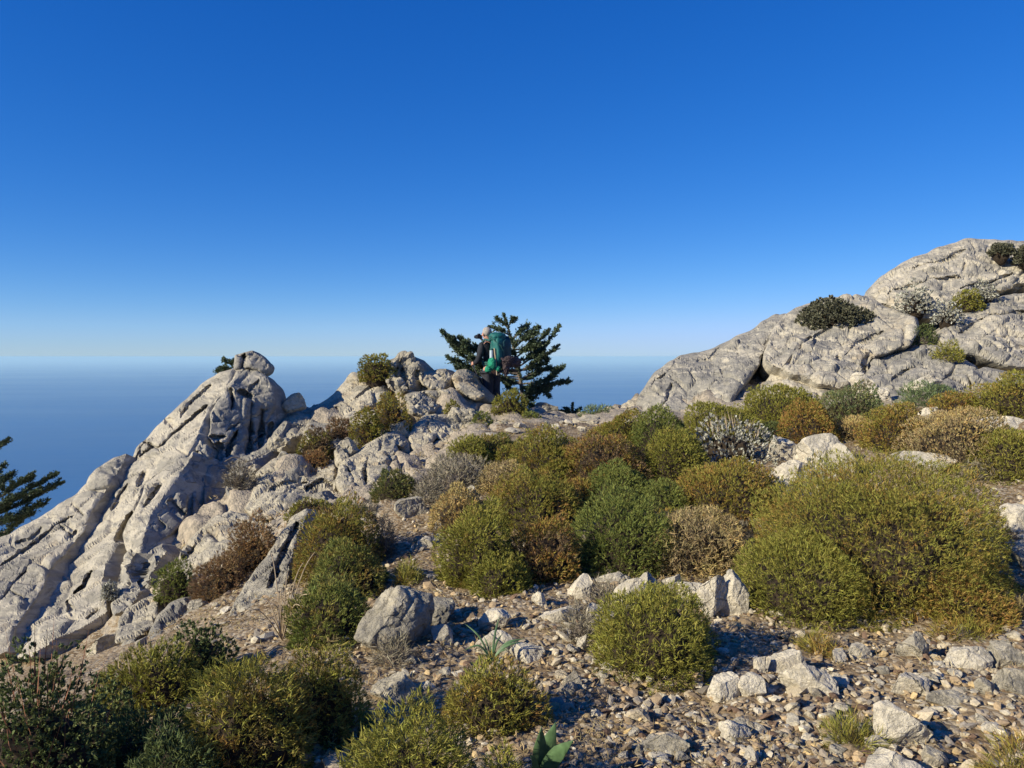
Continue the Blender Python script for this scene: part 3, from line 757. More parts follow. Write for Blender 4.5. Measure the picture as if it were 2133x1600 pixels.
# ---- right ridge
ridge = empty('rock_ridge', vpt(1750, 780, 15.0), 'smooth grey and cream limestone ridge climbing to the upper right corner', 'rock outcrop')
relief('dome', [(1312,870,14.4),(1322,845,14.7),(1335,817,15.0),(1350,795,15.3),(1365,775,15.6),(1395,752,15.9),(1422,740,16.1),(1455,735,16.3),(1500,718,16.5),(1550,694,16.8),(1590,671,17.0),(1625,655,17.1),(1640,652,17.1),(1620,690,16.3),(1600,722,15.5),(1588,745,15.0),(1582,760,14.7),(1558,793,14.2),(1530,832,13.65),(1520,853,13.5),(1485,872,13.4),(1440,885,13.4),(1380,888,13.6),(1330,885,14.0)], M['smooth'], ridge,
    inner=[(1480,790,14.7),(1420,815,14.6)], cracks=[([(1400,800),(1385,840)],3.4,.20,0),([(1500,725),(1480,745),(1450,752)],3.8,.20,0),([(1415,745),(1400,770),(1360,800)],3.4,.20,0)],
    seed=51, jitter=2.5, ew=30, er=.35, amp=1.0, grey=.35, warm=.05, thick=(.3,1.8,-.6))
relief('point', [(1585,676,17.3),(1600,662,17.4),(1614,652,17.5),(1628,656,17.5),(1622,675,17.3),(1600,690,17.1)], M['smooth'], ridge, seed=58, jitter=1.2, ew=6, er=.1, amp=.6, grey=.5, res=2.2)
relief('middle_block', [(1596,722,15.3),(1604,700,15.8),(1622,668,16.6),(1650,645,17.1),(1680,632,17.3),(1720,622,17.4),(1770,615,17.5),(1812,612,17.5),(1850,640,16.6),(1880,648,16.2),(1908,662,15.7),(1916,690,15.0),(1893,722,14.5),(1850,735,14.4),(1812,748,14.1),(1806,775,13.8),(1785,795,13.6),(1760,812,13.4),(1735,808,13.4),(1700,800,13.5),(1670,785,13.8),(1640,776,14.0),(1605,762,14.3),(1592,748,14.6)], M['smooth'], ridge,
    inner=[(1700,720,15.0),(1650,740,14.7),(1750,770,13.9)], cracks=[([(1812,735),(1800,760),(1805,785),(1780,800)],4,.3,0),([(1740,745),(1750,752)],5,.2,0),([(1690,700),(1660,730),(1640,760)],3.4,.20,0),([(1740,680),(1700,700),(1690,740)],3.4,.20,0),([(1840,690),(1790,710),(1760,740)],3.4,.20,0)],
    seed=52, jitter=2.5, ew=16, er=.16, amp=1.15, warm=.2, grey=.05, thick=(.3,1.8,-.6))
relief('lower_block', [(1536,853,13.5),(1556,836,13.9),(1588,803,14.4),(1612,772,15.0),(1640,780,14.4),(1680,792,14.1),(1705,806,13.8),(1740,815,13.5),(1765,830,13.2),(1780,850,12.8),(1740,868,12.6),(1640,872,12.6),(1560,872,12.8)], M['smooth'], ridge,
    seed=53, jitter=2, ew=10, er=.10, amp=.9, grey=.05, warm=.35)
relief('upper_dome', [(1808,622,17.2),(1816,600,17.6),(1830,580,18.0),(1860,558,18.2),(1895,541,18.4),(1940,522,18.5),(1985,503,18.7),(2022,495,18.8),(2070,499,18.8),(2110,502,18.8),(2150,503,18.8),(2230,512,18.8),(2230,610,17.2),(2150,600,17.2),(2095,606,17.0),(2040,625,16.7),(1995,650,16.3),(1950,668,15.9),(1905,665,15.9),(1870,650,16.3),(1840,640,16.6)], M['smooth'], ridge,
    inner=[(1950,580,17.2),(2050,560,17.5)], cracks=[([(2133,595),(2080,610),(2050,628)],4,.2,0),([(1900,560),(1960,545),(2010,520)],3.4,.20,0),([(1850,610),(1920,590),(2000,575)],3.4,.20,0),([(2000,600),(2060,590),(2110,570)],3.4,.20,0),([(2110,512),(2150,515)],3,.15,0)],
    seed=54, jitter=2.5, ew=34, er=.38, amp=1.15, warm=.05, grey=-.25, thick=(.3,2.0,-.6))
relief('right_slab', [(1955,706,14.9),(1962,685,15.3),(1990,658,15.8),(2035,636,16.2),(2090,615,16.6),(2150,608,16.7),(2240,600,16.8),(2240,775,14.0),(2160,772,13.9),(2110,765,13.9),(2065,756,14.0),(2030,742,14.1),(2000,735,14.2),(1965,724,14.5)], M['smooth'], ridge,
    inner=[(2080,690,15.0)], cracks=[([(2000,690),(2060,660),(2133,650)],3.8,.20,0),([(2060,700),(2075,690),(2070,720)],4,.1,0),([(2090,730),(2133,720)],3,.1,0)],
    seed=55, jitter=2.5, ew=16, er=.16, amp=1.1, grey=.1, warm=.15, thick=(.3,1.8,-.3))
relief('lower_block', [(1775,812,13.5),(1795,790,13.7),(1808,770,14.0),(1816,748,14.4),(1855,737,14.6),(1895,724,14.7),(1940,716,14.8),(1985,728,14.5),(2000,745,14.2),(2030,760,13.9),(2050,785,13.5),(2058,812,13.0),(2070,845,12.2),(1990,858,12.0),(1900,856,12.1),(1830,850,12.4),(1790,838,12.9)], M['smooth'], ridge,
    cracks=[([(1990,745),(1985,775),(1960,800)],4,.2,0),([(1930,720),(1945,745),(1935,770)],3,.12,0),([(2025,768),(2050,790)],4,.25,0),([(1860,790),(1900,770),(1940,775)],3.4,.20,0)],
    seed=56, jitter=2, ew=18, er=.22, amp=1.2, grey=.3, warm=.1)
relief('under_slab', [(2010,772,13.4),(2050,765,13.6),(2120,778,13.6),(2240,785,13.6),(2240,850,12.2),(2100,850,12.0),(2050,835,12.4)], M['smooth'], ridge, seed=57, jitter=2, ew=10, er=.1, amp=1.0, grey=.5, warm=.3)
boulder('rock', (1765,776,1830,825), 'white rough boulder at the foot of the right ridge above the orange cushion', mat=M['white'], d=12.9, sub=4, depth=.6)
boulder('rock', (1812,806,1868,838), 'low white boulder at the ridge foot, right of a taller white one', mat=M['white'], d=12.5, sub=4, depth=.6)
boulder('rock', (1885,775,1960,825), 'pale rounded rock behind the blue-green bush at the ridge foot', mat=M['white'], d=12.6, sub=4, depth=.5)

# ---- rocks of the near slope
rk([(640,1060,7.97),(648,1072,7.87),(625,1115,7.30),(608,1190,6.53),(594,1255,5.95),(580,1330,5.38),(545,1352,5.14),(495,1345,5.23),(470,1302,5.62),(478,1262,5.95),(508,1216,6.43),(543,1166,6.91),(572,1126,7.30),(606,1078,7.78)],
   'long narrow grey slab running down the slope between the brown cushion and the green shrub', seed=61, style='rough', mat=M['rock'], res=3.0, jitter=2.5, ew=14, er=.16, amp=.6, grey=.3, warm=-.1, cracks=[([(620,1090),(590,1150),(560,1230)],3.8,.20,0),([(500,1290),(540,1300)],4,.1,0)])
rk([(345,1215,8.0),(375,1150,8.7),(405,1110,9.2),(440,1082,9.5),(480,1065,9.6),(522,1078,9.4),(560,1090,9.1),(575,1110,8.8),(545,1150,8.2),(500,1180,7.8),(455,1200,7.5),(400,1225,7.3),(350,1245,7.3),(310,1250,7.4)],
   'pale pitted rock apron between the left outcrop and the brown cushion shrub', seed=62, style='rough', res=3.0, ew=12, er=.15, amp=.8, warm=.2, cracks=[([(430,1090),(420,1130),(380,1160)],4,.2,0)])
rk([(243,1295,7.0),(262,1270,7.4),(300,1245,7.7),(325,1240,7.7),(333,1258,7.4),(330,1285,7.0),(320,1310,6.7),(270,1345,6.4),(240,1340,6.5)], 'angular block with a dark right side in the rubble below the left outcrop', seed=63, style='rough', res=3, ew=10, er=.15, amp=.7, grey=.3)
rk([(305,1345,6.0),(312,1310,6.4),(330,1280,6.8),(355,1255,7.1),(385,1245,7.2),(405,1262,6.9),(400,1285,6.6),(372,1300,6.4),(350,1320,6.2),(335,1352,5.9)], 'dark grey ridged block in the middle of the rubble below the left outcrop', seed=64, style='rough', res=3, ew=10, er=.15, amp=.7, grey=.9)
rk([(335,1352,5.8),(345,1325,6.1),(380,1295,6.4),(425,1278,6.5),(448,1290,6.3),(440,1315,6.0),(410,1340,5.8),(370,1360,5.6)], 'pale ridged block at the right of the rubble above the dark green bush', seed=65, style='rough', res=3, ew=10, er=.12, amp=.7)
boulder('rock', (392,1246,446,1284), 'small pale stone on top of the rubble beneath the brown cushion', d=6.8, sub=4)
boulder('rock', (440,1252,480,1290), 'tan wedge-shaped stone at the right end of the rubble', d=6.4, sub=4, warm=.4)
boulder('rock', (180,1320,250,1375), 'broken rock behind the dark bush at the foot of the left slabs', d=6.8, sub=4)
boulder('rock', (250,1330,310,1385), 'small pale stone below the angular block in the rubble', d=6.3, sub=4)
boulder('rock', (735,1220,905,1372), 'big lone pale boulder with a shadowed right side beside the gravel path', d=4.3, depth=.85, sub=6, rot=(.12,0,.5), cuts=15, amp=.8, seed=2024, grey=.05)
boulder('rock', (850,1232,944,1312), 'dark shaded hump at the right of the big lone boulder', d=4.75, depth=.9, sub=5, grey=.3)
for bx_, lb_, dd_, dp_, rt_ in [
    ((1318,1194,1392,1262),'first white block at the left of the arch behind the small green cushion',5.15,.9,(.35,0,.2)), ((1376,1190,1420,1250),'narrow white block second from the left in the arch of white rock',5.2,1.2,(.35,0,-.1)),
    ((1404,1194,1478,1268),'white block in the middle of the arch of white rock, cut by a fine joint',5.15,.9,(.35,.1,.3)), ((1450,1190,1512,1300),'tall white block left of the black cleft in the arch of white rock',4.95,.8,(.25,.1,.1)),
    ((1492,1182,1570,1296),'big white cracked block right of the black cleft, touching the biggest cushion',5.0,.7,(.25,-.1,-.2)), ((1210,1238,1300,1352),'long white slab running down the left side of the small green cushion',4.65,.7,(.3,-.3,.3)),
    ((1262,1200,1345,1290),'white slab at the upper left of the small green cushion',5.0,.8,(.35,-.2,.2)), ((1126,1238,1212,1332),'white upright-grained rock left of the grey twig bushes on the gravel',4.75,.6,(.2,-.25,.1)),
    ((1180,1190,1240,1275),'pale rock above the white upright-grained rock',5.2,.7,(.2,-.1,.4)), ((1196,1312,1222,1374),'thin white upright stone at the left foot of the small green cushion',4.3,.9,(0,0,.2)),
    ((1236,1190,1330,1222),'low pale rock under the tan bare-thorned cushion',5.6,.6,(0,0,.1))]:
    boulder('rock', bx_, lb_, 'rock', M['white'], d=dd_, depth=dp_, sub=5, rot=rt_, cuts=14, amp=.6, grey=-.1)
bl = [
 ((1627,1380,1757,1449),'pale flat pointed slab casting a shadow in the middle of the lower right gravel','white',.55,.1),
 ((1595,1353,1692,1405),'cream rock half buried just behind the pale pointed slab','white',.6,.0),
 ((1468,1396,1545,1466),'white cracked rock on the gravel right of the small green cushion','white',.7,0),
 ((1530,1402,1598,1454),'white cracked rock squeezed between a similar one and the pale pointed slab','white',.7,0),
 ((1565,1362,1604,1408),'knobbly whitish stone above the pair of white cracked rocks','white',.8,0),
 ((1758,1338,1812,1374),'cream pyramid-shaped stone below the biggest cushion','white',.8,.2),
 ((1738,1345,1764,1370),'small rounded stone touching the left of the cream pyramid stone','white',.8,.1),
 ((1868,1318,1948,1372),'grey boulder with a hollow shaded right side below the biggest cushion','rock',.7,0),
 ((1968,1326,2062,1394),'white angular boulder with two ridged faces near the right edge','white',.7,0),
 ((1858,1398,1946,1452),'cream low rock left of a flat grey stone in the gravel','white',.6,.1),
 ((2056,1335,2150,1395),'broad flat grey slab at the right edge of the gravel','rock',.8,-.3),
 ((2065,1395,2160,1452),'second grey slab, nearer than the broad one at the right edge','rock',.8,-.3),
 ((1918,1432,2035,1476),'flat grey stone half buried in the lower right gravel','rock',.6,-.3),
 ((2030,1410,2082,1452),'rounded grey-cream stone below the white angular boulder','rock',.8,0),
 ((1800,1458,1935,1552),'long cream tilted slab beside the grass tuft in the lower right','white',.5,.2),
 ((1768,1562,1930,1640),'big cream rock cut off by the bottom edge at the right','white',.6,.1),
 ((1912,1555,1972,1594),'grey rounded stone beside the cream rock at the bottom edge','rock',.8,0),
 ((1985,1578,2060,1620),'ochre stone cut off by the bottom edge near the right corner','white',.7,.6),
 ((1486,1504,1565,1544),'white rough stone on the gravel left of the bare soil','white',.7,0),
 ((1330,1522,1432,1580),'pale rock partly in shade at the bottom centre','rock',.7,0),
 ((1650,1494,1692,1522),'small cream stone on open gravel left of the grass tuft','white',.8,.1),
 ((1428,1562,1470,1586),'small elongated pale stone at the bottom edge','white',.8,0),
 ((2040,1496,2082,1525),'small cream stone by the yellow grass at the lower right','white',.8,.1),
 ((1995,1300,2020,1322),'little white stone under the right end of the biggest cushion','white',.8,0),
 ((1000,1253,1072,1314),'pale rock half sunk in the gravel path above the strap-leaved plant','white',.7,.1),
 ((988,1312,1075,1370),'pale rock directly behind the strap-leaved plant','white',.6,0),
 ((1062,1342,1138,1380),'low pale rock right of the strap-leaved plant','white',.7,0),
 ((896,1298,942,1340),'small pale rock right of the big lone boulder','white',.8,0),
 ((838,1360,872,1386),'small stone in front of the big lone boulder','white',.8,0),
 ((866,1116,902,1142),'pale cube-like stone on the path in shade','white',.8,0),
 ((772,1402,884,1468),'grey rock lying in shade between the near cushions','rock',.8,0),
 ((1168,1398,1216,1440),'grey stone on the gravel right of the yellow-orange cushion','rock',.8,.0),
 ((1108,1228,1140,1262),'small pale rock on the path left of the white upright-grained rock','white',.8,.1),
 ((905,1075,955,1110),'dark shaded stone beside the path above the cube-like stone','rock',.8,0),
 ((1600,905,1668,962),'rounded pale rock touching the silver-leaved bush','white',.8,.1),
 ((1575,955,1700,1045),'bleached rock between the two silver-leaved plants','white',.7,.15),
 ((1662,903,1772,985),'big bleached boulder full of solution holes, right of the silver-leaved bush','white',.7,.1),
 ((1722,925,1798,1002),'lower right lump of the bleached rocks, touching the top of the biggest cushion','white',.8,.1),
 ((1906,846,1980,876),'small white rock among the brown cushions on the right','white',.8,0),
 ((1838,940,2000,990),'white rock strip above the biggest cushion','white',.6,0),
 ((2035,868,2150,908),'white rock strip at the right edge between two green cushions','white',.6,0),
 ((2085,1040,2170,1110),'pale pinkish rock at the right edge behind the biggest cushion','white',.8,.2),
 ((2085,1105,2170,1180),'shaded rock at the right edge just right of the biggest cushion','rock',.8,.1),
 ((895,945,1010,1010),'flat pale rock by the path left of the grey lavender-like bush','rock',.8,.1),
 ((930,1010,1000,1060),'pale grey rock peeping out below the tan bushes','rock',.7,0),
 ((1110,905,1180,935),'low stone slab beside the path across the saddle','rock',.8,.1),
 ((1000,900,1075,930),'flat grey rock on the saddle behind the dark green low bush','rock',.8,.1),
 ((820,1030,890,1080),'pale rock below the small dark green cushion','rock',.8,.1),
 ((955,1150,1010,1200),'ochre stones clump beside the central orange cushion','rock',.8,.4),
]
for bx, lb, mt, dp, wm in bl:
    big = max(bx[2] - bx[0], bx[3] - bx[1])
    boulder('rock', bx, lb, 'rock', M[mt], depth=dp, sub=5 if big > 60 else 4, warm=wm, rot=(0, 0, random.uniform(-.25, .25)), grey=.1 if mt == 'rock' else -.1, sink=.22, pit=1.2 if 'holes' in lb else .5, cuts=16, amp=.55)
# ------------------------------------------------------------------ shrubs
def make_leaf_mat(name, green, orange, dead, base, trans=0.22, rough=0.7):
    """small stiff leaves: green tips, older wood at their foot, whole patches of a bush turned orange or dead"""
    b = NB(name)
    t = b.sep(b.attr('tint'))
    pr = b.attr('ripe', 'OBJECT', 'Fac')
    dd = b.attr('dead', 'OBJECT', 'Fac')
    P = b.geo.outputs['Position']
    n = b.noise(P, 7.0, 4, 0.6)
    n2 = b.noise(P, 2.7, 3, 0.6)
    f = b.ramp(b.math('ADD', b.math('ADD', b.math('MULTIPLY', n, 0.6), b.math('MULTIPLY', n2, 0.4)), b.math('MULTIPLY', b.math('SUBTRACT', pr, 0.5), 0.55)), 0.46, 0.66)
    c = b.mix(b.math('MULTIPLY', f, b.ramp(t[0], 0.05, 0.75, 1.0, 0.45)), green, orange)
    c = b.mix(b.ramp(b.math('ADD', b.noise(P, 4.3, 3, 0.6), b.math('MULTIPLY', b.math('SUBTRACT', dd, 0.5), 0.8)), 0.44, 0.58), c, dead)
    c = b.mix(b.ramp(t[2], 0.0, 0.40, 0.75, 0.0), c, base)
    c = b.mix(1.0, c, b.ramp(t[1], 0.0, 1.0, 0.62, 1.45), 'MULTIPLY')
    hs = b.node('ShaderNodeHueSaturation'); b.put(hs.inputs['Color'], c)
    b.put(hs.inputs['Hue'], b.ramp(t[0], 0.0, 1.0, 0.485, 0.515))
    c = hs.outputs[0]
    bs = b.bsdf(c, rough, None, 0.25)
    if trans:
        tr = b.node('ShaderNodeBsdfTranslucent'); b.put(tr.inputs['Color'], c)
        mx = b.node('ShaderNodeMixShader'); mx.inputs[0].default_value = trans
        b.l.new(bs.outputs[0], mx.inputs[1]); b.l.new(tr.outputs[0], mx.inputs[2]); b.l.new(mx.outputs[0], b.out.inputs['Surface'])
    return b.m
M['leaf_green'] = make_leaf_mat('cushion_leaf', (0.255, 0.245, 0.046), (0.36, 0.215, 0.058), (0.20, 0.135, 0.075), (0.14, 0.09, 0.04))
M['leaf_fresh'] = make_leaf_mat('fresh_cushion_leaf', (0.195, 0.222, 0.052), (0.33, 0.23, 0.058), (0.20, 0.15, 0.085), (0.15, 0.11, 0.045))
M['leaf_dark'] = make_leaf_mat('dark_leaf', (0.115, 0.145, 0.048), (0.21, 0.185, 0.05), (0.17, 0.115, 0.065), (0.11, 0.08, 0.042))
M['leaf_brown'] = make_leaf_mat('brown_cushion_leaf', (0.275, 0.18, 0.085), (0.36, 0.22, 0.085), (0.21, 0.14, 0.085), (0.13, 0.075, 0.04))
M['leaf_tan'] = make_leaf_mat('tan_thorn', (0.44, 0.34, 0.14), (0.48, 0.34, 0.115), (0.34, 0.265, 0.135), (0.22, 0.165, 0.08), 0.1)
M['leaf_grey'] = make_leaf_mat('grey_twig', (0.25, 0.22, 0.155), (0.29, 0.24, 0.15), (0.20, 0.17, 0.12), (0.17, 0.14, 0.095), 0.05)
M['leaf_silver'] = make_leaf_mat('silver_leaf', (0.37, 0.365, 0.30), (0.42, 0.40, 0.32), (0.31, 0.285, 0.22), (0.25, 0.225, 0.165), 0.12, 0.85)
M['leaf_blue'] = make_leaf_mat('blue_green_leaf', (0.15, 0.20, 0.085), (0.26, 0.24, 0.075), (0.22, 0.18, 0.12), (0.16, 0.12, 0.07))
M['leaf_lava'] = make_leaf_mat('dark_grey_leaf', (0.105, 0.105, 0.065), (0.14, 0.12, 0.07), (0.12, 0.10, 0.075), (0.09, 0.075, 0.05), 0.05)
M['twig_core'] = simple_mat('dead_twig_gap_shade', (0.030, 0.021, 0.013), 0.95, 0.5, 60)  # near black: shade in the gaps between shoots is put into the colour
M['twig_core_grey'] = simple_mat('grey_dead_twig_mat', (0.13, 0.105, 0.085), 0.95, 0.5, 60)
M['stem_red'] = simple_mat('red_brown_stem', (0.19, 0.085, 0.05), 0.8, 0.3, 40)
M['stem_tan'] = simple_mat('dry_stem', (0.36, 0.28, 0.19), 0.85, 0.25, 40)

def blades(base, dirs, L, w, rng, curve=0.12, mid=0.45):
    """one diamond-shaped blade per row: 4 vertices, one quad, folded slightly along its length"""
    n = len(base)
    rnd = rng.normal(size=(n, 3))
    side = np.cross(dirs, rnd); side /= np.maximum(np.linalg.norm(side, axis=1)[:, None], 1e-9)
    up = np.cross(side, dirs)
    L = np.broadcast_to(L, n)[:, None]; w = np.broadcast_to(w, n)[:, None]
    m = base + dirs * L * mid + up * L * curve * rng.uniform(-1, 1, (n, 1))
    V = np.stack([base, m + side * w * 0.5, base + dirs * L, m - side * w * 0.5], 1).reshape(-1, 3)
    F = np.arange(n * 4).reshape(n, 4)
    return V, F
def tint_of(n, rng, shoot=None):
    t = np.zeros((n, 4, 3), np.float32)
    t[:, :, 0] = rng.uniform(0, 1, (n, 1)) if shoot is None else shoot[:, None]
    t[:, :, 1] = rng.uniform(0, 1, (n, 1))
    t[:, 0, 2] = 0; t[:, 1, 2] = 0.5; t[:, 3, 2] = 0.5; t[:, 2, 2] = 1
    return t.reshape(-1, 3)

STYLE = {   # blade length, width (m), blades per shoot, spread, share of depth, curve, core shade, cover factor
    'cushion': (0.044, 0.0062, 5, 0.70, 0.30, 0.14, 'twig_core', 1.0),
    'spiny':   (0.047, 0.0052, 4, 0.88, 0.30, 0.24, 'twig_core', 0.95),
    'twiggy':  (0.060, 0.0042, 3, 1.15, 0.40, 0.38, 'twig_core', 1.0),
    'wisp':    (0.085, 0.0036, 3, 0.75, 0.75, 0.22, 'twig_core_grey', 0.8),
    'grass':   (0.13, 0.0055, 4, 0.45, 0.55, 0.25, 'twig_core', 0.8),
    'leafy':   (0.030, 0.0095, 6, 0.90, 0.35, 0.10, 'twig_core', 1.0),
    'silver':  (0.066, 0.0230, 4, 0.85, 0.60, 0.15, 'twig_core', 0.42),
}
_sh = [0]
def shrub(box, label, mat='leaf_green', style='cushion', ripe=0.4, dead=0.2, d=None, zb=None, lump=0.5, nl=12, tilt=0.0, name='cushion_shrub', cat='shrub', depth=0.85, sink=0.12, group=None, cover=1.0, sizef=1.0, seed=None, stems=0, lean=None):
    """a bush filling the photograph box (u0, v_top, u1, v_bottom): lumpy dome of shoots over a mat of dead twigs, mostly blackened as gap shade"""
    u0, v0, u1, v1 = box
    _sh[0] += 1
    seed = seed or 500 + _sh[0]
    rng = np.random.default_rng(seed)
    uc = (u0 + u1) / 2
    ry = None
    if d is None:
        dfront = hit(uc, v1).y
        w = (u1 - u0) / FPX * dfront
        # walk uphill from the front edge until a cushion of natural height reaches the upper outline
        lo, hi_ = 0.30 * w, 0.70 * w
        d = dfront + lo
        for k in range(24):
            d = dfront + lo + (hi_ - lo) * k / 23
            q = vpt(uc, v0, d)
            if gz(q.x, d) + 0.42 * w * d / dfront >= q.z: break
        ry = (d - dfront) * 1.05
    c = vpt(uc, v1, d)
    rx = (u1 - u0) / FPX * d / 2 * 1.04
    if ry is None: ry = rx * depth
    g = gz(c.x, c.y) if zb is None else zb
    top = vpt(uc, v0, d).z
    if zb == 'pix': g = vpt(uc, v1, d).z
    rz = max(top - g, 0.08)
    origin = Vector((c.x, d, g))
    L, w, nb, spread, dep, curve, core_m, cf = STYLE[style]
    pxm = d / FPX * 2.083                       # metres per render pixel
    L, w = L * sizef, w * sizef
    w = max(w * 0.9, pxm * 0.62); L = max(L * 0.92, pxm * 3.0)
    # a cushion is a heap of round sub-cushions: the outline is the union of K balls
    K = max(6, int(nl * 1.3))
    lobes = rng.normal(size=(K * 6, 3)); lobes[:, 2] = np.abs(lobes[:, 2]) * 0.9 + 0.03
    lobes /= np.linalg.norm(lobes, axis=1)[:, None]
    pick = [0]
    for _ in range(K - 1):                          # spread them out
        dm = ((lobes[:, None] - lobes[pick][None]) ** 2).sum(-1).min(1) * rng.uniform(0.5, 1, len(lobes))
        pick.append(int(dm.argmax()))
    lobes = lobes[pick]
    lrad = 1.55 / math.sqrt(K) * rng.uniform(0.75, 1.25, K)
    ldist = 1.04 - lrad * rng.uniform(0.85, 1.0, K) + rng.uniform(-0.10, 0.06, K) * lump
    def radius(D):
        ca = D @ lobes.T
        disc = lrad ** 2 - ldist ** 2 * (1 - ca ** 2)
        rr = np.where((disc > 0) & (ca > 0), ldist * ca + np.sqrt(np.maximum(disc, 0)), 0)
        u = np.maximum(rr.max(1), 0.74)
        lf = min(1.0, 0.35 + 0.65 * lump)
        return (1 - lf) * 0.98 + lf * u + 0.11 * noise(D * 3.1 + seed, 3) + 0.19 * noise(D * 1.3 + seed, 4) + 0.035 * noise(D * 8.0 + seed, 5)
    def shape(D, r):
        sq = (np.abs(D) ** 2.15).sum(1) ** (-1 / 2.15)
        P = D * (r * sq)[:, None] * np.array([rx, ry, rz])
        P[:, 0] += tilt * P[:, 2]
        return P
    area_px = (rx / pxm) * (rz / pxm) * 3.1
    surf = 2 * math.pi * ((rx * ry) ** 1.6 / 3 + (rx * rz) ** 1.6 / 3 + (ry * rz) ** 1.6 / 3) ** (1 / 1.6)
    nblade = int(np.clip(surf / (L * w * 0.5) * 1.72 * cf * cover, 900, 84000))
    n = nblade // nb
    D = rng.normal(size=(int(n * 2.2), 3)); D /= np.linalg.norm(D, axis=1)[:, None]
    D = D[D[:, 2] > -0.12]
    # the far lower back is never seen from anywhere near: thin it out
    D = D[(D[:, 1] < 0.35) | (rng.uniform(size=len(D)) < 0.55)][:n]
    n = len(D)
    r = radius(D)
    e = np.clip(1 - dep * rng.uniform(0, 1, n) ** 1.7, 0.05, 1)
    P = shape(D, r * e)
    # stop at the ground the bush grows on
    nrm = D / np.array([rx, ry, rz]); nrm /= np.linalg.norm(nrm, axis=1)[:, None]
    gl = ground(np.c_[P[:, 0] + origin.x, P[:, 1] + origin.y], True) - origin.z if zb is None else np.full(n, -0.03)
    low = np.clip(-D[:, 2] + 0.15, 0, 0.3)
    P[:, 2] = np.maximum(P[:, 2], gl + 0.012) if zb is None else P[:, 2]
    if zb is None:                                  # follow the slope downhill
        P[:, 2] += np.minimum(gl, 0) * np.clip(1 - P[:, 2] / rz, 0, 1) * 0.9
    ax = nrm * 1.0 + np.array([0, 0, 0.35])
    if lean is not None: ax = ax + np.array(lean)
    ax = ax / np.linalg.norm(ax, axis=1)[:, None]
    base = np.repeat(P, nb, 0)
    dirs = np.repeat(ax, nb, 0) + rng.normal(size=(n * nb, 3)) * spread * 0.62
    dirs /= np.linalg.norm(dirs, axis=1)[:, None]
    Ls = L * rng.uniform(0.55, 1.25, n * nb) * np.repeat(0.8 + 0.45 * rng.uniform(0, 1, n) ** 3, nb)
    base = base - dirs * (Ls * 0.35)[:, None] + rng.normal(size=base.shape) * L * 0.10
    if style in ('silver', 'leafy'): w = max(w, pxm * 1.6); Ls = np.maximum(Ls, pxm * 3)
    V, F = blades(base, dirs, Ls, w * rng.uniform(0.7, 1.25, n * nb), rng, curve, 0.5 if style in ('silver', 'leafy') else 0.35)
    me = mesh_np('foliage', V, F)
    shoot = np.repeat(rng.uniform(0, 1, n), nb)
    set_col(me, 'tint', tint_of(n * nb, rng, shoot))
    root = empty(name, origin, label, cat, group)
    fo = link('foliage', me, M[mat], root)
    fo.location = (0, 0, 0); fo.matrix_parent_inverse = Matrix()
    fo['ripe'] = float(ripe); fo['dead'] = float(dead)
    # mat of dead twigs inside, mostly blackened to paint the shade in the gaps
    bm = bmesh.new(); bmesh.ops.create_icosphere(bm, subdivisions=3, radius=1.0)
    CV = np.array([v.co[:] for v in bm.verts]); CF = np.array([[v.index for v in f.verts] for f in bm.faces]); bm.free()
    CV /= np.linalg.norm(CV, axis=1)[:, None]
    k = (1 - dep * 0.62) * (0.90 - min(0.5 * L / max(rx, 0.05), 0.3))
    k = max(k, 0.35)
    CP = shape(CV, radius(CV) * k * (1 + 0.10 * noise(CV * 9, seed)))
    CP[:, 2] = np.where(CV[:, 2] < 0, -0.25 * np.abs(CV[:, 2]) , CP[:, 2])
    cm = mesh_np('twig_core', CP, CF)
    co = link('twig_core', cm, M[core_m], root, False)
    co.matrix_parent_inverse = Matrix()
    if stems:
        sv, sf = [], []
        a = rng.uniform(0, 2 * math.pi, stems); rr = np.sqrt(rng.uniform(0, 1, stems)) * 0.85
        Ds = np.c_[np.cos(a) * rr, np.sin(a) * rr, np.sqrt(1 - rr ** 2)]
        bp = shape(Ds, np.full(stems, 0.75))
        dr = Ds * 0.5 + np.array([0, 0, 1.0]) + rng.normal(size=(stems, 3)) * 0.22
        dr /= np.linalg.norm(dr, axis=1)[:, None]
        V2, F2 = blades(bp, dr, rz * rng.uniform(0.25, 0.50, stems), max(0.006, pxm * 0.9), rng, 0.05, 0.3)
        st = link('stems', mesh_np('stems', V2, F2), M['stem_red'] if style == 'leafy' else M['stem_tan'], root)
        st.matrix_parent_inverse = Matrix(); st['kind'] = 'stuff'
    return root

